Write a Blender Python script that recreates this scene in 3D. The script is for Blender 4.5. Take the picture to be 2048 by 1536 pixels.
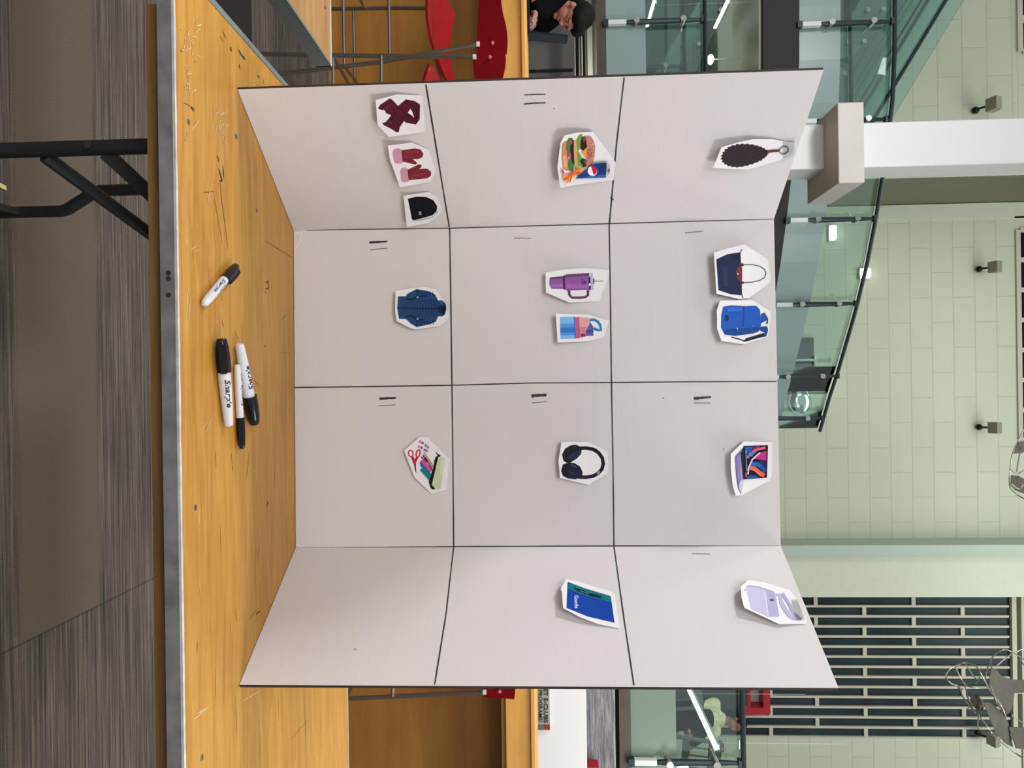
import bpy, bmesh, math, random
from mathutils import Vector, Matrix
from mathutils.geometry import tessellate_polygon

random.seed(7)
for o in list(bpy.data.objects):
    bpy.data.objects.remove(o)
SC = bpy.context.scene
COL = SC.collection

# ------------------------------------------------------------------ camera
# the phone was held on its side: world up points to the right of the frame
F = 1459.5
PITCH, ROLL = 0.0467, -0.014
EYE = Vector((0, 0, 1.2241))
W2C = Matrix.Rotation(ROLL, 3, 'Y') @ Matrix.Rotation(PITCH, 3, 'X')
C2W = W2C.transposed()
cam = bpy.data.cameras.new('camera')
cam.sensor_fit = 'HORIZONTAL'
cam.sensor_width = 36.0
cam.lens = 36.0 * F / 2048
cam.clip_start = 0.02
cam.clip_end = 200
camo = bpy.data.objects.new('camera', cam)
COL.objects.link(camo)
cx = C2W @ Vector((0, 0, 1))
cy = C2W @ Vector((-1, 0, 0))
cz = C2W @ Vector((0, -1, 0))
m = Matrix((cx, cy, cz)).transposed().to_4x4()
m.translation = EYE
camo.matrix_world = m
SC.camera = camo

# ------------------------------------------------------------------ world, exposure, lights
SC.view_settings.view_transform = 'Standard'
SC.view_settings.look = 'None'
SC.view_settings.gamma = 1.0
SC.view_settings.exposure = -0.06
SC.view_settings.use_curve_mapping = False
wd = bpy.data.worlds.new('world')
SC.world = wd
wd.use_nodes = True
wd.node_tree.nodes['Background'].inputs[0].default_value = (0.97, 0.98, 1.0, 1)
wd.node_tree.nodes['Background'].inputs[1].default_value = 0.52


def area(name, loc, target, sx, sy, watts, col=(1, 1, 1)):
    d = bpy.data.lights.new(name, 'AREA')
    d.shape = 'RECTANGLE'
    d.size, d.size_y, d.energy, d.color = sx, sy, watts, col
    o = bpy.data.objects.new(name, d)
    COL.objects.link(o)
    o.location = loc
    o.rotation_euler = (Vector(target) - Vector(loc)).to_track_quat('-Z', 'Y').to_euler()
    return o


area('ceiling_light_front', (-0.8, -2.8, 3.7), (0.1, 1.3, 1.0), 3.0, 1.4, 122, (1.0, 0.96, 0.96))
area('ceiling_light_left', (-5.0, 1.1, 5.7), (0.2, 1.3, 0.9), 0.9, 0.9, 235, (0.98, 0.97, 1.0))
area('fill_light_right', (4.8, 0.2, 5.5), (-0.2, 1.3, 0.9), 1.8, 1.8, 205, (1.0, 0.96, 0.95))  # unseen fill added to brighten the left wing of the board
area('ceiling_light_counter', (0.0, 2.7, 4.7), (0, 3.9, 0.6), 7.0, 0.8, 140, (1.0, 0.93, 0.82))
area('atrium_light', (2.6, 7.6, 10.4), (1.6, 12.0, 3.4), 11.0, 2.0, 265, (0.92, 1.0, 0.90))
area('column_light', (-4.2, 3.0, 7.5), (-1.9, 6.3, 5.0), 1.6, 1.6, 30, (0.94, 0.98, 1.0))
area('under_deck_light', (4.1, 4.7, 2.5), (2.7, 5.4, 1.25), 0.5, 0.3, 11, (0.90, 0.95, 1.0))
area('under_deck_fill_left', (-2.6, 7.4, 1.7), (-2.6, 8.0, 1.5), 2.0, 0.1, 10, (1.0, 1.0, 0.9))  # unseen fill added to lift the wall below the deck
area('under_balcony_fill', (-4.3, 8.9, 2.2), (-4.3, 8.95, 3.5), 2.2, 1.0, 9, (0.92, 1.0, 0.94))  # added fill facing up, brightens the underside of the balcony


# ------------------------------------------------------------------ reading points of the place through the lens
def ray(ix, iy):
    return C2W @ Vector(((iy - 768) / F, 1, (ix - 1024) / F))


def at(ix, iy, Y):
    d = ray(ix, iy)
    return EYE + d * (Y / d.y)


def onz(ix, iy, z):
    d = ray(ix, iy)
    return EYE + d * ((z - EYE.z) / d.z)


# ------------------------------------------------------------------ materials
def lin(c):
    return c / 12.92 if c <= 0.04045 else ((c + 0.055) / 1.055) ** 2.4


def hx(h, k=1.0):
    h = h.lstrip('#')
    return tuple(min(0.95, lin(int(h[i:i + 2], 16) / 255) * k) for i in (0, 2, 4))


MATS = {}


def mat(name, col, rough=0.5, metal=0.0, emit=None, es=0.0, spec=0.5, bump=0.0, bscale=200.0, vary=0.0, vscale=8.0):
    if name in MATS:
        return MATS[name]
    M = bpy.data.materials.new(name)
    M.use_nodes = True
    nt = M.node_tree
    b = nt.nodes['Principled BSDF']
    b.inputs['Base Color'].default_value = (*col, 1)
    b.inputs['Roughness'].default_value = rough
    b.inputs['Metallic'].default_value = metal
    b.inputs['Specular IOR Level'].default_value = spec
    if emit:
        b.inputs['Emission Color'].default_value = (*emit, 1)
        b.inputs['Emission Strength'].default_value = es
    tc = None
    if bump or vary:
        tc = nt.nodes.new('ShaderNodeTexCoord')
    if vary:
        n = nt.nodes.new('ShaderNodeTexNoise')
        n.inputs['Scale'].default_value = vscale
        n.inputs['Detail'].default_value = 5
        nt.links.new(tc.outputs['Object'], n.inputs['Vector'])
        r = nt.nodes.new('ShaderNodeValToRGB')
        r.color_ramp.elements[0].position = 0.3
        r.color_ramp.elements[1].position = 0.7
        r.color_ramp.elements[0].color = (*[c * (1 - vary) for c in col], 1)
        r.color_ramp.elements[1].color = (*[min(1, c * (1 + vary)) for c in col], 1)
        nt.links.new(n.outputs['Fac'], r.inputs['Fac'])
        nt.links.new(r.outputs['Color'], b.inputs['Base Color'])
    if bump:
        n = nt.nodes.new('ShaderNodeTexNoise')
        n.inputs['Scale'].default_value = bscale
        n.inputs['Detail'].default_value = 3
        nt.links.new(tc.outputs['Object'], n.inputs['Vector'])
        bp = nt.nodes.new('ShaderNodeBump')
        bp.inputs['Strength'].default_value = bump
        bp.inputs['Distance'].default_value = 0.002
        nt.links.new(n.outputs['Fac'], bp.inputs['Height'])
        nt.links.new(bp.outputs['Normal'], b.inputs['Normal'])
    MATS[name] = M
    return M


def ink(h, k=0.98):
    return mat('ink_' + h, hx(h, k), 0.5, spec=0.12)


def nodes_of(name):
    M = bpy.data.materials.new(name)
    M.use_nodes = True
    MATS[name] = M
    return M, M.node_tree, M.node_tree.nodes['Principled BSDF']


def N(nt, kind, **kw):
    n = nt.nodes.new(kind)
    for k, v in kw.items():
        n.inputs[k].default_value = v
    return n


def ramp(nt, fac, stops):
    r = nt.nodes.new('ShaderNodeValToRGB')
    e = r.color_ramp.elements
    while len(e) < len(stops):
        e.new(0.5)
    for q, (p, c) in zip(e, stops):
        q.position = p
        q.color = (*c, 1)
    nt.links.new(fac, r.inputs['Fac'])
    return r.outputs['Color']


def mapped(nt, scale, rot=(0, 0, 0), loc=(0, 0, 0)):
    tc = nt.nodes.new('ShaderNodeTexCoord')
    mp = nt.nodes.new('ShaderNodeMapping')
    mp.inputs['Scale'].default_value = scale
    mp.inputs['Rotation'].default_value = rot
    mp.inputs['Location'].default_value = loc
    nt.links.new(tc.outputs['Object'], mp.inputs['Vector'])
    return mp.outputs['Vector']


def mixc(nt, fac, a, b, mode='MIX'):
    x = nt.nodes.new('ShaderNodeMix')
    x.data_type = 'RGBA'
    x.blend_type = mode
    for s, v in ((x.inputs[0], fac), (x.inputs[6], a), (x.inputs[7], b)):
        if isinstance(v, (int, float)):
            s.default_value = v
        elif isinstance(v, tuple):
            s.default_value = (*v, 1)
        else:
            nt.links.new(v, s)
    return x.outputs[2]


def wood(name, dark, mid, light, axis='X', scale=1.0, rough=0.4, scratch=0.0, spec=0.4):
    M, nt, b = nodes_of(name)
    st = {'X': (4.5, 70, 70), 'Z': (70, 70, 4.5)}[axis]
    st = tuple(s * scale for s in st)
    n1 = N(nt, 'ShaderNodeTexNoise', Scale=1.0, Detail=8.0, Roughness=0.7, Distortion=0.9)
    nt.links.new(mapped(nt, st), n1.inputs['Vector'])
    c = ramp(nt, n1.outputs['Fac'], [(0.28, dark), (0.5, mid), (0.72, light)])
    # broad tone drift of the veneer
    st2 = {'X': (3.0, 8, 8), 'Z': (8, 8, 3.0)}[axis]
    n2 = N(nt, 'ShaderNodeTexNoise', Scale=1.0, Detail=3.0)
    nt.links.new(mapped(nt, st2), n2.inputs['Vector'])
    c2 = ramp(nt, n2.outputs['Fac'], [(0.3, (0.86, 0.83, 0.79)), (0.65, (1.05, 1.04, 1.03))])
    c = mixc(nt, 1.0, c, c2, 'MULTIPLY')
    if scratch:
        # grey grime in the pores
        n3 = N(nt, 'ShaderNodeTexNoise', Scale=1.0, Detail=6.0, Roughness=0.7)
        nt.links.new(mapped(nt, (5, 160, 10)), n3.inputs['Vector'])
        n3b = N(nt, 'ShaderNodeTexNoise', Scale=7.0, Detail=3.0)
        nt.links.new(mapped(nt, (1, 1, 1)), n3b.inputs['Vector'])
        f = ramp(nt, n3.outputs['Fac'], [(0.60, (0, 0, 0)), (0.70, (1, 1, 1))])
        g = ramp(nt, n3b.outputs['Fac'], [(0.52, (0, 0, 0)), (0.68, (1, 1, 1))])
        fg = mixc(nt, 1.0, f, g, 'MULTIPLY')
        c = mixc(nt, mixc(nt, 1.0, fg, (0.55, 0.55, 0.55), 'MULTIPLY'), c, (0.16, 0.10, 0.045))
        # pale scuffs
        n4 = N(nt, 'ShaderNodeTexNoise', Scale=1.0, Detail=8.0, Roughness=0.75, Distortion=1.5)
        nt.links.new(mapped(nt, (9, 90, 10), loc=(3, 1, 0)), n4.inputs['Vector'])
        n4b = N(nt, 'ShaderNodeTexNoise', Scale=5.0, Detail=2.0)
        nt.links.new(mapped(nt, (1, 1.6, 1), loc=(2.2, 4.1, 0)), n4b.inputs['Vector'])
        f = ramp(nt, n4.outputs['Fac'], [(0.58, (0, 0, 0)), (0.66, (1, 1, 1))])
        g = ramp(nt, n4b.outputs['Fac'], [(0.55, (0, 0, 0)), (0.66, (1, 1, 1))])
        fg = mixc(nt, 1.0, f, g, 'MULTIPLY')
        c = mixc(nt, mixc(nt, 1.0, fg, (0.5, 0.5, 0.5), 'MULTIPLY'), c, (0.72, 0.52, 0.27))
    nt.links.new(c, b.inputs['Base Color'])
    b.inputs['Roughness'].default_value = rough
    b.inputs['Specular IOR Level'].default_value = spec
    return M


def carpet():
    M, nt, b = nodes_of('carpet')
    n1 = N(nt, 'ShaderNodeTexNoise', Scale=1.0, Detail=6.0, Roughness=0.75)
    nt.links.new(mapped(nt, (2.2, 120, 1)), n1.inputs['Vector'])
    streak = ramp(nt, n1.outputs['Fac'], [(0.34, hx('35322f', .82)), (0.5, hx('58524c', .82)), (0.66, hx('7b736b', .82))])
    plain = hx('635a51', .84)
    # pile speckle
    n2 = N(nt, 'ShaderNodeTexNoise', Scale=420.0, Detail=2.0)
    nt.links.new(mapped(nt, (1, 1, 1)), n2.inputs['Vector'])
    sp = ramp(nt, n2.outputs['Fac'], [(0.3, (0.72, 0.72, 0.72)), (0.7, (1.22, 1.22, 1.22))])
    sep = nt.nodes.new('ShaderNodeSeparateXYZ')
    tc = nt.nodes.new('ShaderNodeTexCoord')
    nt.links.new(tc.outputs['Object'], sep.inputs[0])

    def step(sock, a, bb):
        mr = nt.nodes.new('ShaderNodeMapRange')
        mr.inputs['From Min'].default_value = a
        mr.inputs['From Max'].default_value = bb
        nt.links.new(sock, mr.inputs['Value'])
        return mr.outputs[0]

    def mul(a, bb):
        x = nt.nodes.new('ShaderNodeMath')
        x.operation = 'MULTIPLY'
        nt.links.new(a, x.inputs[0])
        nt.links.new(bb, x.inputs[1])
        return x.outputs[0]
    band = mul(mul(step(sep.outputs[1], 1.625, 1.645), step(sep.outputs[1], 1.945, 1.925)), step(sep.outputs[0], 0.588, 0.584))
    band2 = mul(mul(step(sep.outputs[1], 2.60, 2.62), step(sep.outputs[1], 3.05, 3.03)), step(sep.outputs[0], -0.40, -0.41))
    c = mixc(nt, band, streak, plain)
    c = mixc(nt, band2, c, hx('3f3b39', .4))
    # tile seams
    seam = mul(step(sep.outputs[0], 0.583, 0.586), step(sep.outputs[0], 0.5905, 0.5885))
    c = mixc(nt, mixc(nt, 1.0, seam, (0.6, 0.6, 0.6), 'MULTIPLY'), c, (0.03, 0.028, 0.026))
    c = mixc(nt, 1.0, c, sp, 'MULTIPLY')
    nt.links.new(c, b.inputs['Base Color'])
    b.inputs['Roughness'].default_value = 0.95
    b.inputs['Specular IOR Level'].default_value = 0.1
    bp = N(nt, 'ShaderNodeBump', Strength=0.5, Distance=0.003)
    nt.links.new(n2.outputs['Fac'], bp.inputs['Height'])
    nt.links.new(bp.outputs['Normal'], b.inputs['Normal'])
    return M


def blockwall(name, c1, c2, mortar, bw=0.80, rh=0.337, axis='XZ'):
    M, nt, b = nodes_of(name)
    tc = nt.nodes.new('ShaderNodeTexCoord')
    sep = nt.nodes.new('ShaderNodeSeparateXYZ')
    nt.links.new(tc.outputs['Object'], sep.inputs[0])
    cb = nt.nodes.new('ShaderNodeCombineXYZ')
    nt.links.new(sep.outputs[0 if axis == 'XZ' else 1], cb.inputs[0])
    nt.links.new(sep.outputs[2], cb.inputs[1])
    br = nt.nodes.new('ShaderNodeTexBrick')
    nt.links.new(cb.outputs[0], br.inputs['Vector'])
    br.inputs['Color1'].default_value = (*c1, 1)
    br.inputs['Color2'].default_value = (*c2, 1)
    br.inputs['Mortar'].default_value = (*mortar, 1)
    br.inputs['Scale'].default_value = 1.0
    br.inputs['Mortar Size'].default_value = 0.008
    br.inputs['Mortar Smooth'].default_value = 0.5
    br.inputs['Brick Width'].default_value = bw
    br.inputs['Row Height'].default_value = rh
    nt.links.new(br.outputs['Color'], b.inputs['Base Color'])
    b.inputs['Roughness'].default_value = 0.35
    bp = N(nt, 'ShaderNodeBump', Strength=0.4, Distance=0.01)
    bp.invert = True
    nt.links.new(br.outputs['Fac'], bp.inputs['Height'])
    nt.links.new(bp.outputs['Normal'], b.inputs['Normal'])
    return M


def glass(name, tint, refl=0.09, rough=0.02):
    M = bpy.data.materials.new(name)
    M.use_nodes = True
    nt = M.node_tree
    nt.nodes.remove(nt.nodes['Principled BSDF'])
    out = nt.nodes['Material Output']
    t = N(nt, 'ShaderNodeBsdfTransparent', Color=(*tint, 1))
    g = N(nt, 'ShaderNodeBsdfGlossy', Color=(0.9, 1.0, 0.97, 1), Roughness=rough)
    lw = N(nt, 'ShaderNodeFresnel', IOR=1.45)
    mx = nt.nodes.new('ShaderNodeMixShader')
    ad = nt.nodes.new('ShaderNodeMath')
    ad.operation = 'ADD'
    ad.inputs[1].default_value = refl
    nt.links.new(lw.outputs[0], ad.inputs[0])
    nt.links.new(ad.outputs[0], mx.inputs[0])
    nt.links.new(t.outputs[0], mx.inputs[1])
    nt.links.new(g.outputs[0], mx.inputs[2])
    nt.links.new(mx.outputs[0], out.inputs[0])
    MATS[name] = M
    return M


def cardboard():
    M, nt, b = nodes_of('white_cardboard')
    col = hx('d4d1d0')
    # horizontal flutes of the corrugated sheet
    w = nt.nodes.new('ShaderNodeTexWave')
    w.bands_direction = 'Z'
    w.inputs['Scale'].default_value = 44.0
    w.inputs['Distortion'].default_value = 0.6
    w.inputs['Detail'].default_value = 1.0
    nt.links.new(mapped(nt, (1, 1, 1)), w.inputs['Vector'])
    n = N(nt, 'ShaderNodeTexNoise', Scale=1.0, Detail=4.0)
    nt.links.new(mapped(nt, (3, 3, 90)), n.inputs['Vector'])
    c = ramp(nt, n.outputs['Fac'], [(0.3, tuple(x * 0.985 for x in col)), (0.7, col)])
    nt.links.new(c, b.inputs['Base Color'])
    bp = N(nt, 'ShaderNodeBump', Strength=0.05, Distance=0.0005)
    ad = nt.nodes.new('ShaderNodeMath')
    ad.operation = 'ADD'
    nt.links.new(w.outputs['Fac'], ad.inputs[0])
    nt.links.new(n.outputs['Fac'], ad.inputs[1])
    nt.links.new(ad.outputs[0], bp.inputs['Height'])
    nt.links.new(bp.outputs['Normal'], b.inputs['Normal'])
    b.inputs['Roughness'].default_value = 0.55
    b.inputs['Specular IOR Level'].default_value = 0.3
    return M


def streaked_stone():
    M, nt, b = nodes_of('grey_streaked_stone')
    n = N(nt, 'ShaderNodeTexNoise', Scale=1.0, Detail=7.0, Roughness=0.7, Distortion=0.8)
    nt.links.new(mapped(nt, (4, 4, 60)), n.inputs['Vector'])
    c = ramp(nt, n.outputs['Fac'], [(0.3, hx('4f4d51', .7)), (0.5, hx('918f95', .7)), (0.7, hx('c9c8cd', .7))])
    nt.links.new(c, b.inputs['Base Color'])
    b.inputs['Roughness'].default_value = 0.35
    bp = N(nt, 'ShaderNodeBump', Strength=0.6, Distance=0.01)
    nt.links.new(n.outputs['Fac'], bp.inputs['Height'])
    nt.links.new(bp.outputs['Normal'], b.inputs['Normal'])
    return M


M_TOP = wood('yellow_plywood', hx('b27c26', .68), hx('cf973c', .70), hx('e0ad55', .70), 'X', 1.0, 0.42, 1.0)
M_TOP2 = wood('pale_wood_laminate', hx('b88a52', .62), hx('c99b62', .64), hx('d6ab74', .66), 'X', 0.8, 0.4)
M_APRON = wood('brown_underframe', hx('5d4326', .9), hx('7a5a30', .9), hx('8f6e42', .9), 'X', 0.7, 0.7)
M_PANEL = wood('brown_wood_panel', hx('9a6620', .82), hx('a8752c', .82), hx('b4833a', .82), 'X', 0.12, 0.5)
M_FASCIA = wood('golden_wood_fascia', hx('dea046', .85), hx('e8ae58', .85), hx('efba6e', .85), 'X', 0.25, 0.45)
M_EDGE = mat('worn_grey_metal_edge', hx('9a979b', .68), 0.5, 0.3, vary=0.25, vscale=30)
M_LIP = mat('bright_worn_lip', hx('d6d4d2'), 0.35, 0.4, vary=0.15, vscale=60)
M_EDGE2 = mat('grey_blue_table_edge', hx('77807f', .8), 0.45)
M_LEG = mat('black_painted_steel', (0.016, 0.016, 0.018), 0.38)
M_SCREW = mat('dull_screw_metal', hx('8a8576'), 0.4, 0.7)
M_BOARD = cardboard()
M_KRAFT = mat('brown_board_edge', hx('2e201a'), 0.8, bump=0.6, bscale=500)
M_PAPER = mat('white_glossy_paper', hx('f2f0f2', .88), 0.45, spec=0.25)
M_LINE = mat('black_marker_line', (0.025, 0.025, 0.035), 0.6)
M_THIN = mat('thin_grey_pen_line', (0.16, 0.15, 0.15), 0.6)
M_TAPE = glass('clear_tape', (0.97, 0.97, 0.97), 0.02, 0.12)
M_CHROME = mat('brushed_chrome', (0.34, 0.31, 0.29), 0.28, 0.9)
M_RED = mat('dark_red_lacquer', (0.21, 0.0025, 0.006), 0.45, spec=0.15)
M_CARPET = carpet()
M_WALL = blockwall('cream_block_wall', hx('ccd1bb', .95), hx('c9ceb8', .95), hx('bbc1ac', .95))
M_CREAM = mat('cream_paint', hx('d2d8c6', .95), 0.4, vary=0.02)
M_COLUMN = mat('white_column_paint', hx('dfe3e4', .86), 0.45, bump=0.2, bscale=30)
M_PALE = mat('pale_green_trim', hx('bccbbd', .9), 0.4)
M_GREYBLOCK = mat('pale_grey_plaster', hx('cfcdc8', .74), 0.45, bump=0.15, bscale=14, vary=0.05, vscale=3)
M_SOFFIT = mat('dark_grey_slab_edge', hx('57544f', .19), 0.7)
M_FROST = mat('frosted_aqua_glass', hx('a9c4c3', .66), 0.3, spec=0.5)
M_FROSTG = mat('frosted_green_glass', hx('9db5a4', .56), 0.3, spec=0.5)
M_GLASS = glass('aqua_clear_glass', (0.80, 0.90, 0.87), 0.05)
M_STAIRGLASS = glass('teal_stair_glass', (0.76, 0.89, 0.86), 0.06)
M_RAIL = mat('dark_slate_steel', hx('2d3a40', .9), 0.35, 0.3)
M_CLAMP = mat('polished_clamp', (0.55, 0.52, 0.48), 0.2, 0.9)
M_STUB = mat('white_bracket', hx('d5dedb'), 0.4)
M_NIGHT = mat('night_window_pane', (0.006, 0.008, 0.016), 0.2, spec=0.1)
M_NIGHT2 = mat('dark_slat_pane', (0.026, 0.040, 0.045), 0.25, spec=0.12, vary=0.35, vscale=1.2)
M_MULLION = mat('beige_mullion', hx('c4bfae', 1.0), 0.5)
M_WHITE = mat('glossy_white_panel', hx('e6e8ea'), 0.22)
M_SLATE = streaked_stone()
M_BROWN = mat('brown_deck_beam', hx('5d5347', .7), 0.5, vary=0.2, vscale=5)
M_BLACK = mat('black_cloth', (0.003, 0.003, 0.004), 0.95, spec=0.03)
M_HAIR = mat('black_hair', (0.004, 0.004, 0.005), 0.6, spec=0.1)
M_SKIN = mat('skin', hx('b07566', .9), 0.5)
M_GREYP = mat('grey_partition', hx('6a6764', .7), 0.35, vary=0.05)
M_TUBE_GLARE = mat('lit_tube_and_glare', (1, 1, 1), 0.4, emit=(0.93, 0.97, 1.0), es=6.0)  # tube lamps, and one patch added for a glass reflection
M_BULB_GLARE = mat('lit_bulb_and_glare', (1, 1, 1), 0.4, emit=(0.95, 1.0, 0.75), es=5.0)  # globe bulb, and patches added for glass reflections
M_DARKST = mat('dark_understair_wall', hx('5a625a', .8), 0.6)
M_WIRE = mat('bent_steel_wire', (0.30, 0.29, 0.27), 0.3, 0.8)
M_MESHSH = mat('grey_wire_mesh_sheet', hx('6d6c63', .4), 0.6, 0.1, bump=0.8, bscale=120, vary=0.12, vscale=40)
M_REDP = mat('bright_red_paint', hx('b01426', .9), 0.4)
M_CAP = mat('black_gloss_plastic', (0.006, 0.006, 0.008), 0.2, spec=0.3)
M_BARREL = mat('white_marker_plastic', hx('dcdce2', .80), 0.35)
M_PRINT = mat('black_print', (0.02, 0.02, 0.03), 0.5)


# ------------------------------------------------------------------ mesh collecting
class MB:
    def __init__(s):
        s.v, s.f, s.mi, s.mats = [], [], [], []

    def m(s, M):
        if M not in s.mats:
            s.mats.append(M)
        return s.mats.index(M)

    def add(s, vs, fs, M):
        k, b = s.m(M), len(s.v)
        s.v += [Vector(v) for v in vs]
        for f in fs:
            s.f.append([b + i for i in f])
            s.mi.append(k)
        return s

    def bm(s, bm, M):
        bm.verts.index_update()
        s.add([v.co.copy() for v in bm.verts], [[v.index for v in f.verts] for f in bm.faces], M)
        bm.free()
        return s

    def box(s, lo, hi, M, bev=0.0):
        lo, hi = Vector(lo), Vector(hi)
        b = bmesh.new()
        bmesh.ops.create_cube(b, size=1)
        for v in b.verts:
            v.co = Vector(((lo.x + hi.x) / 2 + v.co.x * (hi.x - lo.x), (lo.y + hi.y) / 2 + v.co.y * (hi.y - lo.y),
                           (lo.z + hi.z) / 2 + v.co.z * (hi.z - lo.z)))
        if bev:
            bmesh.ops.bevel(b, geom=b.edges[:] + b.verts[:], offset=bev, segments=2, profile=0.5, affect='EDGES')
        return s.bm(b, M)

    def tube(s, path, r, M, seg=10, closed=False):
        p = [Vector(q) for q in path]
        n = len(p)
        rr = r if isinstance(r, (list, tuple)) else [r] * n
        vs, fs = [], []
        up = None
        for i in range(n):
            if closed:
                t = (p[(i + 1) % n] - p[i - 1]).normalized()
            else:
                t = (p[min(i + 1, n - 1)] - p[max(i - 1, 0)]).normalized()
            if up is None:
                up = Vector((0, 0, 1)) if abs(t.z) < 0.9 else Vector((1, 0, 0))
            a = (up - t * up.dot(t)).normalized()
            c = t.cross(a)
            up = a
            for k in range(seg):
                w = 2 * math.pi * k / seg
                vs.append(p[i] + (a * math.cos(w) + c * math.sin(w)) * rr[i])
        for i in range(n if closed else n - 1):
            j = (i + 1) % n
            for k in range(seg):
                l = (k + 1) % seg
                fs.append([i * seg + k, i * seg + l, j * seg + l, j * seg + k])
        if not closed:
            fs.append(list(range(seg))[::-1])
            fs.append([(n - 1) * seg + k for k in range(seg)])
        return s.add(vs, fs, M)

    def prism(s, poly, off, M):
        """planar polygon (3D points) extruded by vector off"""
        p = [Vector(q) for q in poly]
        off = Vector(off)
        n = len(p)
        tri = tessellate_polygon([p])
        fs = [list(t) for t in tri] + [[i + n for i in t][::-1] for t in tri]
        fs += [[i, (i + 1) % n, n + (i + 1) % n, n + i] for i in range(n)]
        s.add(p + [q + off for q in p], fs, M)
        return s

    def ball(s, c, r, M, u=16, v=10, rot=None):
        b = bmesh.new()
        bmesh.ops.create_uvsphere(b, u_segments=u, v_segments=v, radius=1)
        rv = Vector(r) if isinstance(r, (list, tuple, Vector)) else Vector((r, r, r))
        for q in b.verts:
            w = Vector((q.co.x * rv.x, q.co.y * rv.y, q.co.z * rv.z))
            if rot:
                w = rot @ w
            q.co = w + Vector(c)
        return s.bm(b, M)

    def build(s, name, parent=None, smooth=False, loc=None):
        root = parent
        while root is not None and root.parent is not None:
            root = root.parent
        if parent is None:
            if loc is None:
                xs = [v.x for v in s.v]
                ys = [v.y for v in s.v]
                loc = Vector(((min(xs) + max(xs)) / 2, (min(ys) + max(ys)) / 2, min(v.z for v in s.v)))
            base = Vector(loc)
        else:
            base = root.location.copy()
        me = bpy.data.meshes.new(name)
        me.from_pydata([v - base for v in s.v], [], s.f)
        for M in s.mats:
            me.materials.append(M)
        me.polygons.foreach_set('material_index', s.mi)
        b = bmesh.new()
        b.from_mesh(me)
        bmesh.ops.recalc_face_normals(b, faces=b.faces)
        b.to_mesh(me)
        b.free()
        if smooth:
            me.polygons.foreach_set('use_smooth', [True] * len(me.polygons))
            try:
                me.set_sharp_from_angle(angle=math.radians(40))
            except Exception:
                pass
        me.update()
        o = bpy.data.objects.new(name, me)
        COL.objects.link(o)
        if parent is None:
            o.location = base
        else:
            o.parent = parent
        return o


def tag(o, label=None, cat=None, group=None, kind=None):
    for k, v in (('label', label), ('category', cat), ('group', group), ('kind', kind)):
        if v:
            o[k] = v
    return o


def empty(name, loc, label, cat, group=None):
    o = bpy.data.objects.new(name, None)
    o.empty_display_size = 0.05
    COL.objects.link(o)
    o.location = loc
    return tag(o, label, cat, group)


def box(name, lo, hi, M, parent=None, bev=0.0):
    return MB().box(lo, hi, M, bev).build(name, parent)


def struct(o):
    o['kind'] = 'structure'
    return o


def text_geo(s, shear=0.0, bold=0.0):
    cu = bpy.data.curves.new('lettering', 'FONT')
    cu.body = s
    cu.size = 1.0
    cu.shear = shear
    cu.offset = bold
    cu.resolution_u = 3
    o = bpy.data.objects.new('lettering', cu)
    COL.objects.link(o)
    bpy.context.view_layer.update()
    me = bpy.data.meshes.new_from_object(o.evaluated_get(bpy.context.evaluated_depsgraph_get()))
    vs = [Vector((v.co.x, v.co.y)) for v in me.vertices]
    fs = [list(p.vertices) for p in me.polygons]
    bpy.data.objects.remove(o)
    bpy.data.curves.remove(cu)
    bpy.data.meshes.remove(me)
    x1 = max(v.x for v in vs)
    x0 = min(v.x for v in vs)
    return [Vector(((v.x - x0) / (x1 - x0), v.y / 0.70)) for v in vs], fs


# ------------------------------------------------------------------ large structure: floor and walls
struct(MB().box((-16, -4, -0.1), (12, 16, 0.0), M_CARPET).build('floor', loc=(0, 0, 0)))
BW = 12.0
LW = 10.46
LWX = (at(1900, 408, BW)).x
WZ = at(2033, 700, BW).z
WZL = at(2033, 50, LW).z
struct(box('wall_back', (LWX, BW, 0.0), (3.40, BW + 0.2, WZ), M_WALL))
struct(box('wall_top_left_upper', (-16, LW, WZL + 1.28), (LWX - 0.02, LW + 0.2, 12.0), M_CREAM))
struct(box('wall_left', (-16, LW, 0.0), (LWX - 0.02, BW + 0.2, WZL), M_WALL))
struct(box('wall_return', (LWX - 0.02, LW, 0.0), (LWX, BW + 0.2, 11.0), mat('olive_return_shade', hx('8f8c74', .5), 0.5)))  # shade of this unlit face put into its darker olive colour
struct(box('wall_back_right', (5.78, BW, 0.0), (12, BW + 0.2, WZ), M_WALL))
struct(box('wall_back_top', (-9, BW, WZ + 1.28), (9, BW + 0.2, 12.0), M_CREAM))
struct(box('wall_back_bottom', (3.40, BW, 0.0), (5.78, BW + 0.2, 3.3), M_CREAM))
struct(box('wall_behind_window', (-9, 13.2, 0.0), (9, 13.4, 12.0), M_NIGHT))

# windows high up under the roof: dark panes in beige frames
def window_strip(name, x0, x1, n, BW=BW, z0=WZ):
    w = MB()
    z1 = z0 + 1.28
    w.box((x0, BW - 0.03, z0), (x1, BW + 0.12, z0 + 0.07), M_MULLION)
    w.box((x0, BW - 0.03, z1 - 0.07), (x1, BW + 0.12, z1), M_MULLION)
    for i in range(n + 1):
        x = x0 + (x1 - x0) * i / n
        w.box((x - 0.035, BW - 0.03, z0 + 0.07), (x + 0.035, BW + 0.12, z1 - 0.07), M_MULLION)
    f = struct(w.build(name))
    MB().box((x0, BW + 0.05, z0 + 0.07), (x1, BW + 0.07, z1 - 0.07), M_NIGHT).build('window_panes', f)


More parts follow.
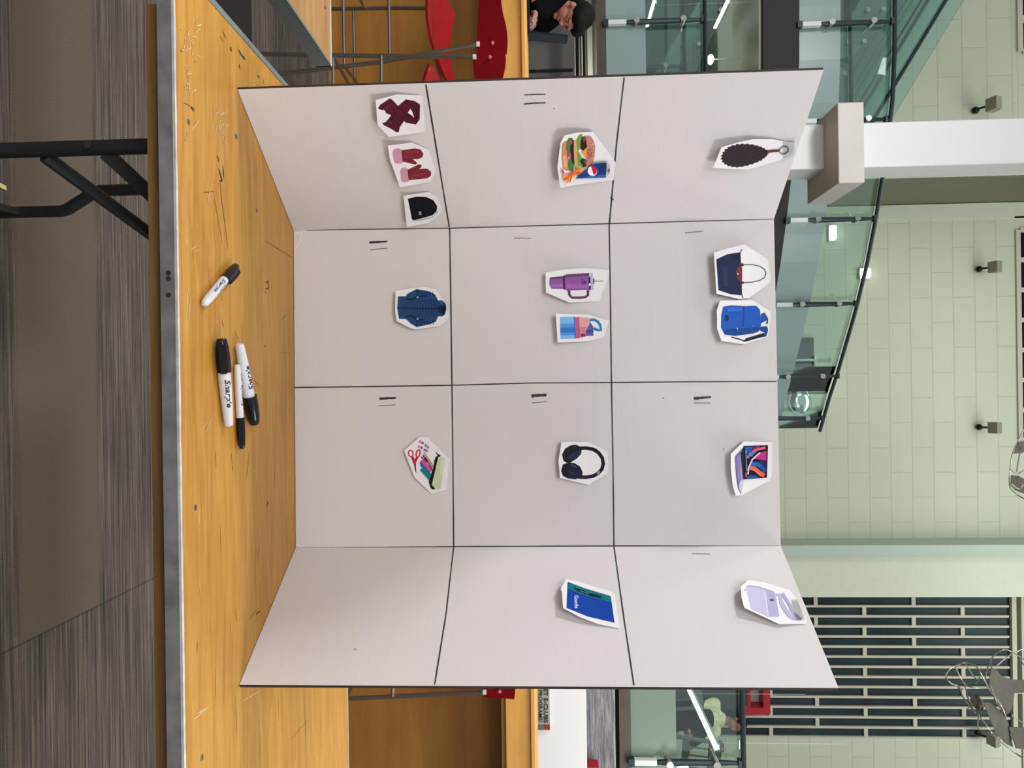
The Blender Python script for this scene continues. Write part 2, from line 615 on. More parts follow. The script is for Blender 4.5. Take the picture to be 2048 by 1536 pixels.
window_strip('window_1', at(2040, -160, LW).x, at(2040, 104, LW).x, 4, LW, WZL)
window_strip('window_2', at(2040, 460, BW).x, at(2040, 880, BW).x, 7)
window_strip('window_3', at(2040, 1190, BW).x, at(2040, 1560, BW).x, 5)
struct(box('wall_top_left', (at(2040, 104, LW).x, LW, WZL), (LWX - 0.02, LW + 0.2, WZL + 1.28), M_WALL))
struct(box('wall_top_right', (at(2040, 436, BW).x, BW, WZ), (at(2040, 460, BW).x, BW + 0.2, WZ + 1.28), M_WALL))
struct(box('wall_top_middle', (at(2040, 880, BW).x, BW, WZ), (at(2040, 1190, BW).x, BW + 0.2, WZ + 1.28), M_WALL))
# corner fold of the wall left of the middle, pilaster and green trim beside the slatted window
struct(box('trim_1', (LWX + 0.01, BW - 0.06, 0), (at(1900, 436, BW).x, BW, 10.3), M_CREAM))
struct(box('trim_2', (at(1900, 1090, BW - .5).x, BW - 0.5, 0), (at(1900, 1110, BW - .5).x, BW, 10.3), M_PALE))
struct(box('trim_3', (at(1900, 1110, BW - .3).x, BW - 0.3, 0), (3.42, BW, 10.3), M_CREAM))


def slat_window():
    x0, x1, z0, z1 = 3.50, 5.78, 3.3, at(2033, 1330, BW).z
    w = MB()
    w.box((x0, BW - 0.02, z1 - 0.07), (x1, BW + 0.16, z1), M_MULLION)
    w.box((x0, BW - 0.04, z0), (x1, BW + 0.16, z0 + 0.08), M_MULLION)
    n = 14
    dx = (x1 - x0) / n
    for i in range(n + 1):
        x = x0 + dx * i
        w.box((x - 0.017, BW + 0.01, z0), (x + 0.017, BW + 0.06, z1 - 0.1), M_MULLION)
    zs_a = [at(x, 1330, BW).z for x in (1440, 1634, 1830)]
    zs_b = [at(x, 1330, BW).z for x in (1541, 1731, 1928)]
    for i in range(n):
        x = x0 + dx * i
        for z in (zs_a if i % 2 == 0 else zs_b):
            if z0 < z < z1:
                w.box((x, BW + 0.015, z - 0.03), (x + dx, BW + 0.06, z + 0.03), M_MULLION)
    f = struct(w.build('window_4'))
    MB().box((x0, BW + 0.05, z0), (x1, BW + 0.07, z1), M_NIGHT2).build('window_panes', f)


slat_window()

# ------------------------------------------------------------------ mezzanine decks
DK = at(1212, 60, 7.4).z       # top of the lower deck
UD = at(1600, 60, 7.4).z       # top of the upper deck
UR = at(1790, 60, 7.4).z       # upper handrail height
LRT = at(1409, 60, 7.4).z      # lower handrail height, left
RRT = at(1484, 1450, 6.0).z    # lower handrail height, right
LOW = [(-6.0, 7.4), (-1.6, 7.4), (1.6, 6.0), (6.5, 6.0)]
d = MB()
d.prism([(x, y, DK - 0.095) for x, y in LOW] + [(6.5, BW - .02, DK - 0.095), (-6.0, BW - .02, DK - 0.095)], (0, 0, 0.095), M_BROWN)
struct(d.build('floor_mezzanine'))
struct(box('wall_below_deck', (-6.0, 8.0, 0), (1.2, 8.15, DK - 0.097), M_CREAM))
# curved upper balcony, read from its handrail
rail_px = [(1790, -140), (1790, 0), (1789, 110), (1785, 200), (1777, 270), (1766, 350), (1752, 437), (1735, 525), (1714, 612),
           (1697, 672), (1677, 740), (1659, 795), (1640, 862)]
UPC = []
for ix, iy in rail_px:
    q = onz(ix, iy, UR)
    UPC.append((q.x, q.y))
endx, endy = UPC[-1]
u = MB()
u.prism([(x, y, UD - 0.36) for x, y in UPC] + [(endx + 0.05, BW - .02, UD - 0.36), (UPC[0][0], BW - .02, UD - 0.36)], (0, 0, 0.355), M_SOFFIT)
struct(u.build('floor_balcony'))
cl_ = MB()
inset = [(x, y + 0.06) for x, y in UPC[:-2]]
cl_.prism([(x, y, UD - 0.385) for x, y in inset] + [(inset[-1][0], LW - .02, UD - 0.385), (inset[0][0], LW - .02, UD - 0.385)], (0, 0, 0.024), M_CREAM)
struct(cl_.build('ceiling_under_balcony'))


# ------------------------------------------------------------------ glass railings
def lerp2(a, b, t):
    return (a[0] + (b[0] - a[0]) * t, a[1] + (b[1] - a[1]) * t)


def offset2(pts, dist):
    out = []
    for i, p in enumerate(pts):
        a = Vector(pts[max(i - 1, 0)])
        b = Vector(pts[min(i + 1, len(pts) - 1)])
        t = (b - a).normalized()
        out.append((p[0] - t.y * dist, p[1] + t.x * dist))
    return out


def railing(name, label, pts, z0, z1, frost, frost_mat, posts, glass_mat=M_GLASS, group=None):
    base = Vector((pts[0][0], pts[0][1], z0))
    r = empty(name, base, label, 'railing', group)
    line = offset2(pts, 0.06)

    def sheet(zl, zh, M, nm):
        b = MB()
        a, c = line, offset2(line, 0.012)
        n = len(a)
        vs = [(x, y, zl) for x, y in a] + [(x, y, zh) for x, y in a] + [(x, y, zl) for x, y in c] + [(x, y, zh) for x, y in c]
        fs = []
        for i in range(n - 1):
            fs += [[i, i + 1, n + i + 1, n + i], [2 * n + i, 3 * n + i, 3 * n + i + 1, 2 * n + i + 1],
                   [n + i, n + i + 1, 3 * n + i + 1, 3 * n + i], [i, 2 * n + i, 2 * n + i + 1, i + 1]]
        fs += [[0, n, 3 * n, 2 * n], [n - 1, 3 * n - 1, 4 * n - 1, 2 * n - 1]]
        b.add(vs, fs, M)
        b.build(nm, r)
    sheet(z0, z0 + frost, frost_mat, 'frosted_band')
    sheet(z0 + frost, z1 - 0.012, glass_mat, 'glass_panel')
    MB().tube([(x, y, z1) for x, y in pts], 0.022, M_RAIL, 8).build('handrail', r, True)
    for (x, y) in posts:
        p = MB()
        p.tube([(x, y, z0 + 0.16), (x, y, z0 + 0.30), (x, y, z1 - 0.18), (x, y, z1 - 0.02)], [0.014, 0.03, 0.024, 0.014], M_RAIL, 8)
        p.box((x - 0.03, y - 0.03, z1 - 0.045), (x + 0.03, y + 0.03, z1 - 0.02), M_RAIL)
        po = p.build('post', r, True)
        b = MB().box((x - 0.022, y - 0.02, z0 + 0.02), (x + 0.022, y + 0.03, z0 + 0.2), M_STUB)
        b.box((x - 0.03, y - 0.025, z0 - 0.03), (x + 0.03, y + 0.04, z0 + 0.02), M_RAIL)
        b.build('post_bracket', po)
        for zz in (z0 + 0.30, z1 - 0.22):
            MB().tube([(x, y - 0.05, zz), (x, y + 0.06, zz)], 0.03, M_CLAMP, 10).build('glass_clamp', po, True)


def post_at(ix, iy, z):
    q = onz(ix, iy, z)
    return (q.x, q.y)


pl = at(1300, 43, 7.37)
railing('glass_railing', 'straight glass railing of the lower mezzanine at left, above the seated person', [(-6.0, 7.37), (-1.7, 7.37)],
        DK, LRT, 0.40, M_FROST, [(pl.x, 7.37)])
pr_ = at(1400, 1525, 5.97)
railing('glass_railing', 'green tinted glass railing of the lower mezzanine at right, above the streaked stone ledge', [(1.7, 5.97), (6.4, 5.97)],
        DK, RRT, 0.37, M_FROSTG, [(pr_.x, 5.97), (2.05, 5.97)])
posts_u = [post_at(1790, 43, UR), post_at(1778, 238, UR), post_at(1755, 437, UR), post_at(1716, 607, UR), post_at(1681, 752, UR), post_at(1649, 836, UR)]
cur = UPC[:-1] + [UPC[-1]]
railing('curved_glass_railing', 'curved glass railing of the upper balcony sweeping from the white column to the block wall', cur, UD, UR, 0.42, M_FROST, posts_u)
# inner railings further in, at the stair heads
pi_ = at(1350, 133, 8.45)
railing('stair_head_railing', 'inner glass railing behind the lower left mezzanine railing, beside the stair foot', [(-6.0, 8.45), (-3.45, 8.45)],
        DK, LRT, 0.02, M_FROST, [(pi_.x, 8.45)])
pi_ = at(1680, 120, 8.45)
railing('stair_head_railing', 'inner glass railing on the upper balcony, behind the curved railing and left of the column', [(-6.0, 8.45), (-3.1, 8.45)],
        UD, UR, 0.02, M_FROST, [(pi_.x, 8.45)])


# ------------------------------------------------------------------ stairs with glass balustrades
def stair(label, low, high, zlow_floor, Y, wall_name):
    """low/high: world (x,z) of the foot and head of the glass' lower edge"""
    (xl, zl), (xh, zh) = low, high
    slope = (zh - zl) / (xh - xl)
    r = empty('glass_sided_stair', Vector((xl, Y, zlow_floor)), label, 'stair')
    # flight: solid stepped body between the two glass sides
    n = max(4, int(round((zh - zl) / 0.17)))
    prof = []
    for i in range(n):
        x = xl + (xh - xl) * i / n
        x2 = xl + (xh - xl) * (i + 1) / n
        z = zl + 0.12 + (zh - zl) * (i + 1) / n
        prof += [(x, z - (zh - zl) / n), (x, z), ]
    prof += [(xh, zh + 0.12), (xh, zh - 0.15), (xl, zl - 0.05)]
    clean = []
    for p in prof:
        if not clean or (abs(p[0] - clean[-1][0]) + abs(p[1] - clean[-1][1])) > 1e-4:
            clean.append(p)
    MB().prism([(x, Y + 0.1, z) for x, z in clean], (0, 0.92, 0), mat('pale_stair_concrete', hx('a3b0ac', .7), 0.6)).build('flight', r)
    for k, dy in enumerate((0.0, 1.06)):
        g = MB()
        g.prism([(xl, Y + dy, zl - 0.1), (xh, Y + dy, zh - 0.1), (xh, Y + dy, zh + 1.16), (xl, Y + dy, zl + 1.16)], (0, 0.015, 0), M_STAIRGLASS)
        go = g.build('glass_balustrade', r)
        MB().tube([(xl, Y + dy - 0.05, zl + 0.93), (xh, Y + dy - 0.05, zh + 0.93)], 0.022, M_RAIL, 8).build('handrail', go, True)
        MB().tube([(xl, Y + dy + 0.1, zl + 0.66), (xh, Y + dy + 0.1, zh + 0.66)], 0.015, M_RAIL, 8).build('lower_rail', go, True)
        if k == 0:
            for i in range(8):
                x = xl + (xh - xl) * (i + 0.5) / 8
                z = zl + slope * (x - xl)
                for dz in (0.05, 0.24):
                    MB().tube([(x, Y - 0.03, z + dz), (x, Y + 0.04, z + dz)], 0.028, M_CLAMP, 10).build('glass_stud', go, True)
    wall = MB()
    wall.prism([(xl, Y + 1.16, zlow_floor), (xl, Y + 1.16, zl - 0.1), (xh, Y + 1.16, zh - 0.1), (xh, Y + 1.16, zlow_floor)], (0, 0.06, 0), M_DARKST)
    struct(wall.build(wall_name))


YS = 9.2
a = at(1322, 150, YS)
b = at(1428, -20, YS)
s1 = (b.z - a.z) / (b.x - a.x)
stair('stair with teal glass sides rising left behind the lower left mezzanine railing', (a.x + 1.1, a.z + 1.1 * s1), (b.x - 1.2, b.z - 1.2 * s1), DK, YS, 'wall_understair')
a = at(1662, 128, YS)
b = at(1742, -5, YS)
s2 = (b.z - a.z) / (b.x - a.x)
stair('upper stair with studded teal glass sides behind the curved railing, left of the column', (a.x + 1.1, a.z + 1.1 * s2), (b.x - 1.2, b.z - 1.2 * s2), UD, YS, 'wall_understair_upper')

# ------------------------------------------------------------------ column with block capital
cq0, cq1 = at(1735, 245, 6.25), at(1735, 335, 6.25)
bq0, bq1 = at(1675, 205, 5.95), at(1730, 365, 5.95)
k0 = at(1622, 404, 6.65).y
MB().box((cq0.x, 6.25, 0), (cq1.x, 6.58, 8.6), M_COLUMN, 0.01).build('column', None)
colm = bpy.data.objects['column']
tag(colm, 'square white painted column rising to the roof left of the curved railing', 'column')
blk = MB().box((bq0.x, 5.95, bq0.z), (bq1.x, 6.65, bq1.z - 0.0), M_GREYBLOCK, 0.008).build('block_capital', colm)
blk['label'] = 'pale grey plastered block'

# ------------------------------------------------------------------ wood counter and what stands behind it
c = empty('wood_counter', Vector((0, 4.1, 0)), 'long bar-height wooden counter behind the table, with golden fascia over brown panels', 'counter')
box('body', (-4.2, 4.15, 0.0), (4.6, 4.44, 1.115), M_PANEL, c)
for x in (-2.35, -1.15, 0.05, 1.25, 2.45):
    box('panel_joint', (x - 0.004, 4.145, 0.05), (x + 0.004, 4.155, 0.97), M_APRON, c)
box('fascia', (-4.2, 3.86, 0.985), (4.6, 4.15, 1.118), M_FASCIA, c, 0.003)
box('countertop', (-4.2, 3.845, 1.118), (4.6, 4.62, 1.142), M_FASCIA, c, 0.004)
box('fascia_moulding', (-4.2, 3.875, 0.962), (4.6, 3.90, 0.985), M_PANEL, c)

# white panel and event sign at right
wz0, wz1 = at(1060, 1450, 5.4).z, at(1173, 1450, 5.4).z
wp = box('white_panel', (1.6, 5.4, 0.0), (4.4, 5.46, wz1), M_WHITE, None, 0.005)
tag(wp, 'glossy white panel standing behind the wooden counter at right', 'panel')
p0, p1 = at(1073, 1352, 5.36), at(1100, 1461, 5.36)
sg = MB().box((at(1073, 1325, 5.36).x, 5.375, p0.z), (p1.x, 5.398, p1.z), mat('grey_sign_card', hx('a8a89e', .9), 0.6)).build('event_sign')
tag(sg, 'grey sign lettered with clubs and programs on the white panel at right', 'sign')


def wall_text(s, px0, up0, px1, h, Y, M, parent, nm='lettering', bold=0.0):
    g, fs = text_geo(s, 0, bold)
    a, b2 = at(up0, px0, Y), at(up0, px1, Y)
    hh = h * Y / F
    o = MB()
    o.add([a.lerp(b2, v.x) + Vector((0, 0, hh * v.y)) for v in g], fs, M)
    return o.build(nm, parent)


M_LET = mat('dark_sign_letters', hx('26262a'), 0.6)
wall_text('MEET E-CLUBS', 1361, 1088, 1446, 8.0, 5.37, M_LET, sg, bold=0.02)
wall_text('& PROGRAMS!', 1369, 1077.5, 1444, 7.5, 5.37, M_LET, sg, bold=0.02)
r0, r1 = at(1089, 1450, 5.37), at(1100, 1460, 5.37)
box('red_corner', (r0.x, 5.368, r0.z), (r1.x, 5.375, r1.z), mat('sign_red', hx('8e3038'), 0.6), sg)
r0, r1 = at(1073.5, 1450, 5.37), at(1088, 1460, 5.37)
box('dark_corner', (r0.x, 5.368, r0.z), (r1.x, 5.375, r1.z), mat('sign_grey', hx('66625f'), 0.6), sg)

sz0, sz1 = at(1178, 1450, 5.75).z, at(1231, 1450, 5.75).z
st = box('stone_ledge', (1.4, 5.75, wz1 - 0.5), (5.2, 5.95, sz1), M_SLATE, None, 0.01)
tag(st, 'dark grey streaked stone ledge above the white panel at right', 'ledge')
rb0, rb1 = at(1184, 1521, 5.70), at(1196, 1540, 5.70)
rx_ = box('red_box', (rb0.x, 5.6, wz1), (rb1.x, 5.72, rb1.z), M_REDP, None, 0.004)
tag(rx_, 'small red box on top of the white panel at far right', 'box')

# partition and chrome rails under the deck at left
gz = at(1150, 120, 6.9).z
gp = box('grey_partition', (-4.4, 6.9, 0), (-1.6, 6.96, gz), M_GREYP, None, 0.004)
tag(gp, 'dark grey partition under the mezzanine deck behind the seated person', 'partition')
MB().box((at(1100, 136, 6.86).x, 6.885, 0.0), (at(1100, 141, 6.86).x, 6.9, gz - 0.02), M_CAP).build('panel_gap', gp)
hr = empty('chrome_handrail', Vector((-3.0, 6.6, 0)), 'pair of dark chrome rails above the grey partition, under the mezzanine deck', 'handrail')
for up, rr in ((1157, 0.028), (1170, 0.022)):
    z = at(up, 110, 6.6).z
    MB().tube([(-3.4, 6.6, z), (-1.5, 6.6, z)], rr, mat('dark_bronze_rail', (0.09, 0.075, 0.065), 0.22, 0.9), 14).build('rail', hr, True)
for x in (-3.3, -1.6):
    MB().tube([(x, 6.64, 0), (x, 6.64, z)], 0.02, M_CHROME, 10).build('post', hr, True)


# ------------------------------------------------------------------ bar stools
def stool(x, y, label, rz=0.0):
    r = empty('bar_stool', Vector((x, y, 0)), label, 'stool', 'red bar stools along the wooden counter')
    c, s = math.cos(rz), math.sin(rz)

    def P(a, b, z):
        return Vector((x + a * c - b * s, y + a * s + b * c, z))
    zs = 0.735
    sb = MB()
    nu, nv = 14, 12
    vs, fs = [], []
    for j in range(nv + 1):
        for i in range(nu + 1):
            a, b = -1 + 2 * i / nu, -1 + 2 * j / nv
            w = 0.21 * (1 - 0.10 * b * b) * (1.0 - 0.04 * b)
            xx = a * w * (1 - 0.06 * b * b)
            yy = b * 0.225 * (1 - 0.10 * a * a)
            zz = zs + 0.03 * a * a + 0.03 * max(0, b) ** 2 - 0.012 * max(0, -b) ** 2
            vs.append(P(xx, yy, zz))
    m = len(vs)
    vs += [v - Vector((0, 0, 0.012)) for v in vs]
    for j in range(nv):
        for i in range(nu):
            k = j * (nu + 1) + i
            fs.append([k, k + 1, k + nu + 2, k + nu + 1])
            fs.append([m + k, m + k + nu + 1, m + k + nu + 2, m + k + 1])
    rim = [i for i in range(nu + 1)] + [(j) * (nu + 1) + nu for j in range(1, nv + 1)] + [nv * (nu + 1) + i for i in range(nu - 1, -1, -1)] + [j * (nu + 1) for j in range(nv - 1, 0, -1)]
    for q in range(len(rim)):
        a, b = rim[q], rim[(q + 1) % len(rim)]
        fs.append([a, b, m + b, m + a])
    sb.add(vs, fs, M_RED)
    sb.build('seat', r, True)
    # curved back sheet, concave towards the sitter, taller at its ends
    vs, fs = [], []
    nu = 16
    for i in range(nu + 1):
        a = -1 + 2 * i / nu
        yy = -0.225 - 0.045 * (1 - a * a)
        lo = 0.955 - 0.03 * a * a * (1.2 - abs(a)) * 2
        hi = 1.065 - 0.012 * math.cos(a * 4.2)
        for (dz, dy) in ((lo, 0), (hi, -0.02), (hi, -0.008), (lo, 0.012)):
            vs.append(P(a * 0.215, yy + dy, dz))
    for i in range(nu):
        for q in range(4):
            fs.append([i * 4 + q, i * 4 + (q + 1) % 4, i * 4 + 4 + (q + 1) % 4, i * 4 + 4 + q])
    fs += [[0, 1, 2, 3], [nu * 4 + q for q in range(4)]]
    bo = MB().add(vs, fs, M_RED).build('backrest', r, True)
    for a in (-0.175, 0.175):
        MB().ball(P(a, -0.262, 1.01), 0.009, mat('red_screw_cap', hx('b8545a'), 0.3), 8, 6).build('screw', bo, True)
    for sx in (-1, 1):
        foot, knee, tip = P(sx * 0.255, -0.20, 0.012), P(sx * 0.222, -0.215, 0.5), P(sx * 0.178, -0.262, 0.955)
        lg = MB().tube([foot, knee, tip], 0.0095, M_CHROME, 10).build('leg', r, True)
        MB().tube([tip - Vector((0, 0, 0.014)), tip], 0.0105, mat('pale_end_cap', (0.75, 0.73, 0.7), 0.3), 10).build('end_cap', lg, True)
        MB().tube([P(sx * 0.245, 0.24, 0.012), P(sx * 0.20, 0.17, 0.5), P(sx * 0.17, 0.13, 0.728), P(sx * 0.17, -0.2, 0.742)], 0.0095, M_CHROME, 10).build('leg', r, True)
        MB().tube([P(sx * 0.232, -0.208, 0.34), P(sx * 0.215, 0.195, 0.34)], 0.007, M_CHROME, 8).build('rung', r, True)
    for yy, z, w in ((-0.208, 0.34, 0.232), (0.205, 0.28, 0.222), (-0.225, 0.55, 0.215)):
        MB().tube([P(-w, yy, z), P(w, yy, z)], 0.007, M_CHROME, 8).build('rung', r, True)
    return r


stool(-1.675, 3.44, 'red bar stool partly cut off by the photo edge, below the person', 0.03)
stool(-1.165, 3.26, 'red bar stool half hidden behind the left wing of the display board', -0.04)
stool(1.115, 3.32, 'red bar stool peeking out beside the right wing of the display board', 0.0)

# ------------------------------------------------------------------ main folding table
TZ = 0.74
TX0, TX1, TY0, TY1 = -0.575, 1.255, 0.941, 1.724
t = empty('folding_table', Vector((0.34, 1.33, 0)), 'worn yellow plywood folding table with grey metal edge, carrying the display board', 'table')
EZ = at(317, 300, TY0).z
box('tabletop', (TX0 + 0.004, TY0 + 0.004, EZ + 0.003), (TX1 - 0.004, TY1 - 0.004, TZ), M_TOP, t)
eb = MB()
eb.box((TX0, TY0, EZ), (TX1, TY0 + 0.0035, TZ - 0.0006), M_EDGE)
eb.box((TX0, TY1 - 0.0035, EZ), (TX1, TY1, TZ - 0.0006), M_EDGE)
eb.box((TX0, TY0, EZ), (TX0 + 0.0035, TY1, TZ - 0.0006), M_EDGE)
eb.box((TX1 - 0.0035, TY0, EZ), (TX1, TY1, TZ - 0.0006), M_EDGE)
edge = eb.build('metal_edge', t)
lp = MB()
rnd = random.Random(3)
for (xa, ya, xb, yb, nx, ny) in ((TX0, TY0, TX1, TY0, 0, 1), (TX0, TY1, TX1, TY1, 0, -1), (TX1, TY0, TX1, TY1, -1, 0)):
    n = 60
    top = []
    for i in range(n + 1):
        k = i / n
        w = 0.0034 + rnd.uniform(-0.0009, 0.0009)
        top.append((Vector((xa + (xb - xa) * k, ya + (yb - ya) * k, 0)), w))
    vs, fs = [], []
    for p, w in top:
        q = p + Vector((nx, ny, 0)) * w
        o = p - Vector((nx, ny, 0)) * 0.0006
        vs += [Vector((o.x, o.y, TZ - 0.003)), Vector((o.x, o.y, TZ + 0.0006)), Vector((q.x, q.y, TZ + 0.0008)), Vector((q.x, q.y, TZ - 0.003))]
    for i in range(n):
        for q in range(4):
            fs.append([i * 4 + q, i * 4 + (q + 1) % 4, i * 4 + 4 + (q + 1) % 4, i * 4 + 4 + q])
    fs += [[0, 1, 2, 3], [n * 4 + q for q in range(4)]]
    lp.add(vs, fs, M_LIP)
lp.build('worn_lip', t)
box('side_lip', (TX0 - 0.001, TY0, TZ - 0.004), (TX0 + 0.009, TY1, TZ + 0.0012), M_EDGE2, t)
ap = MB()
ax0 = at(300, 8, 0.965).x
AZ = at(291, 20, 0.965).z
ap.box((ax0, 0.965, AZ), (TX1 - 0.06, 0.985, EZ + 0.001), M_APRON)
ap.box((ax0, TY1 - 0.045, AZ), (TX1 - 0.06, TY1 - 0.025, EZ + 0.001), M_APRON)
ap.box((ax0, 0.985, AZ), (ax0 + 0.02, TY1 - 0.045, EZ + 0.001), M_APRON)
ap.box((TX1 - 0.08, 0.985, AZ), (TX1 - 0.06, TY1 - 0.045, EZ + 0.001), M_APRON)
ap.build('underframe', t)
# edge screws
for iy in (546, 557, 590):
    q = at(337, iy, TY0 - 0.0005)
    MB().tube([q + Vector((0, 0.001, 0)), q - Vector((0, 0.0008, 0))], 0.0032, mat('dark_hole', (0.02, 0.018, 0.016), 0.6), 10).build('edge_screw', t)
# screws in the top
for ix, iy in ((377, 244), (472, 273), (391, 1015), (404, 1515), (513, 421)):
    q = onz(ix, iy, TZ)
    so = MB().tube([q - Vector((0, 0, 0.001)), q + Vector((0, 0, 0.0005))], 0.0045 if ix < 500 else 0.003, M_SCREW, 14).build('screw', t)
    MB().box(q + Vector((-0.003, -0.0006, 0.0004)), q + Vector((0.003, 0.0006, 0.0008)), M_CAP).build('screw_slot', so)


# gouges and scuffs worn into the top, each an uneven streak
def streaks(name, lst, M, w, z):
    rd = random.Random(11)
    for pts in lst:
        ws = w * pts[0]
        pp = [onz(ix, iy, TZ) for ix, iy in pts[1:]]
        fine = []
        for i in range(len(pp) - 1):
            for k in range(5):
                fine.append(pp[i].lerp(pp[i + 1], k / 5))
        fine.append(pp[-1])
        n = len(fine)
        vs, fs = [], []
        for i, p in enumerate(fine):
            tt = (fine[min(i + 1, n - 1)] - fine[max(i - 1, 0)]).normalized()
            s = Vector((-tt.y, tt.x, 0))
            ww = ws * (0.25 + 0.75 * math.sin(math.pi * (i + 0.15) / (n - 0.7 + 0.001)) ** 0.6 if 0 < i < n - 1 else 0.15) * rd.uniform(0.6, 1.3)
            vs += [Vector((p.x, p.y, TZ + z)) + s * ww, Vector((p.x, p.y, TZ + z)) - s * ww]
        for i in range(n - 1):
            fs.append([i * 2, i * 2 + 1, i * 2 + 3, i * 2 + 2])
        MB().add(vs, fs, M).build(name, t)


M_GOUGE = mat('dark_gouge', hx('6b4d24', .8), 0.7)
M_GRIME = mat('black_gouge', hx('3d3128', .8), 0.7)
M_SCUFF = mat('pale_scuff', hx('e0bd8a', .72), 0.6)
streaks('gouge_mark', [
    (1.0, (440, 362), (443, 400), (449, 445), (456, 500)), (0.7, (428, 395), (436, 440), (445, 490)),
    (0.6, (528, 480), (555, 497), (584, 515)), (0.5, (441, 583), (445, 605)), (0.9, (444, 640), (447, 655)),
    (0.6, (366, 205), (380, 212), (391, 219)), (0.5, (405, 385), (430, 383)), (0.5, (468, 660), (478, 682)),
    (0.6, (352, 290), (350, 318)), (0.6, (431, 900), (432, 935)), (0.7, (462, 905), (466, 945)), (0.5, (532, 1000), (537, 1008)),
    (0.5, (497, 1240), (517, 1215)), (0.5, (580, 1480), (620, 1435)), (0.5, (470, 1215), (474, 1245)), (0.5, (395, 1280), (393, 1310)),
    (0.5, (500, 895), (492, 960)), (0.5, (550, 930), (548, 975)), (0.4, (508, 760), (518, 772)), (0.4, (560, 705), (580, 707)),
    (0.4, (440, 1050), (443, 1110)), (0.4, (521, 1075), (515, 1120)), (0.4, (562, 640), (573, 628)), (0.4, (430, 1330), (431, 1400)),
    (0.4, (556, 1390), (558, 1440)), (0.4, (608, 1400), (612, 1490)), (0.4, (640, 1420), (644, 1510)), (0.4, (470, 1380), (474, 1470)),
    (0.4, (516, 1400), (520, 1520))], M_GOUGE, 0.0011, 0.0003)
streaks('black_gouge', [
    (1.8, (460, 93), (463, 104)), (1.8, (476, 99), (484, 112), (491, 119)), (1.6, (478, 128), (480, 139)), (1.5, (381, 214), (388, 222)),
    (1.0, (434, 310), (438, 325)), (1.3, (437, 336), (444, 362), (439, 362)), (1.0, (445, 330), (448, 360)), (0.8, (514, 150), (520, 156)), (0.8, (526, 158), (528, 170)),
    (1.0, (530, 565), (536, 563), (537, 577), (530, 578)), (0.7, (530, 582), (531, 588)), (0.8, (445, 62), (452, 78)), (0.7, (440, 72), (446, 84)),
    (0.8, (533, 1015), (536, 1003)), (0.9, (512, 1228), (520, 1222)), (0.7, (529, 690), (531, 694))], M_GRIME, 0.0016, 0.0003)
sc = []
rd = random.Random(5)
for _ in range(70):
    cx_, cy_ = rd.choice([(376, 70), (383, 110), (378, 150), (376, 170), (390, 60), (378, 90), (437, 238), (446, 252), (433, 228), (447, 275), (379, 270), (368, 95)])
    ix, iy = cx_ + rd.gauss(0, 6), cy_ + rd.gauss(0, 12)
    dx, dy = rd.gauss(0, 7), rd.gauss(0, 14)
    sc.append((rd.uniform(0.3, 1.0), (ix, iy), (ix + dx * .5 + 1, iy + dy * .5), (ix + dx, iy + dy)))
sc += [(1.0, (377, 150), (379, 165), (377, 184)), (1.1, (372, 160), (376, 185)), (0.7, (413, 415), (422, 362)), (0.6, (373, 570), (381, 600)),
       (0.9, (380, 600), (376, 640)), (0.7, (410, 868), (425, 830)), (0.6, (402, 860), (415, 842)), (1.0, (385, 1440), (400, 1428), (418, 1412)),
       (1.1, (392, 1428), (412, 1416)), (0.8, (480, 1404), (500, 1393), (528, 1375)), (0.9, (461, 1245), (463, 1272)), (0.8, (398, 1160), (400, 1190)),
       (0.5, (470, 1136), (473, 1122)), (0.6, (425, 1255), (428, 1275)), (0.7, (380, 500), (395, 490)), (0.6, (370, 490), (376, 500)), (0.6, (385, 505), (400, 498))]
streaks('pale_scuff', sc, M_SCUFF, 0.0011, 0.0005)

# folding legs of black steel
leg_r = 0.0115


def table_leg(front_x, back_x, mirror=1):
    fy, by = 1.055, 1.52
    lg = MB().tube([(front_x, fy, 0.0), (front_x, fy, EZ + 0.002)], leg_r, M_LEG, 12).build('leg', t, True)
    q = Vector((front_x, fy - leg_r - 0.001, 0.557))
    MB().tube([q + Vector((0, 0.003, 0)), q - Vector((0, 0.003, 0))], 0.0065, mat('dark_bolt', (0.03, 0.03, 0.03), 0.3), 6).build('bolt', lg)
    top_x = back_x - mirror * 0.042
    MB().tube([(back_x, by, 0.0), (back_x, by, 0.19), (back_x - mirror * 0.004, by, 0.205), (top_x + mirror * 0.004, by, 0.262),
               (top_x, by, 0.277), (top_x, by, EZ + 0.002)], leg_r + 0.001, M_LEG, 12).build('leg', t, True)
    MB().tube([(front_x, fy, 0.10), (back_x, by, 0.10)], 0.008, M_LEG, 10).build('stretcher', t, True)
    a = Vector((front_x + mirror * 0.008, fy + 0.006, 0.478))
    b2 = Vector((front_x + mirror * 0.090, 1.22, 0.545))
    MB().tube([a, a.lerp(b2, 1.25)], 0.0105, mat('grey_brace_tube', (0.055, 0.058, 0.062), 0.35, 0.5), 12).build('brace', t, True)
    a, b2 = Vector((front_x + mirror * 0.008, fy, 0.575)), Vector((front_x + mirror * 0.082, fy + 0.11, 0.625))
    b2 = a.lerp(b2, 1.3)
    s = Vector((0, 1, 0)).cross((b2 - a).normalized()).normalized() * 0.011
    MB().prism([a + s, a - s, b2 - s, b2 + s], (0, 0.004, 0), M_LEG).build('brace', t)


lx = at(150, 297, 1.055).x
lx2 = at(60, 424, 1.52).x
table_leg(lx, lx2, 1)
table_leg(1.05, 1.03, -1)

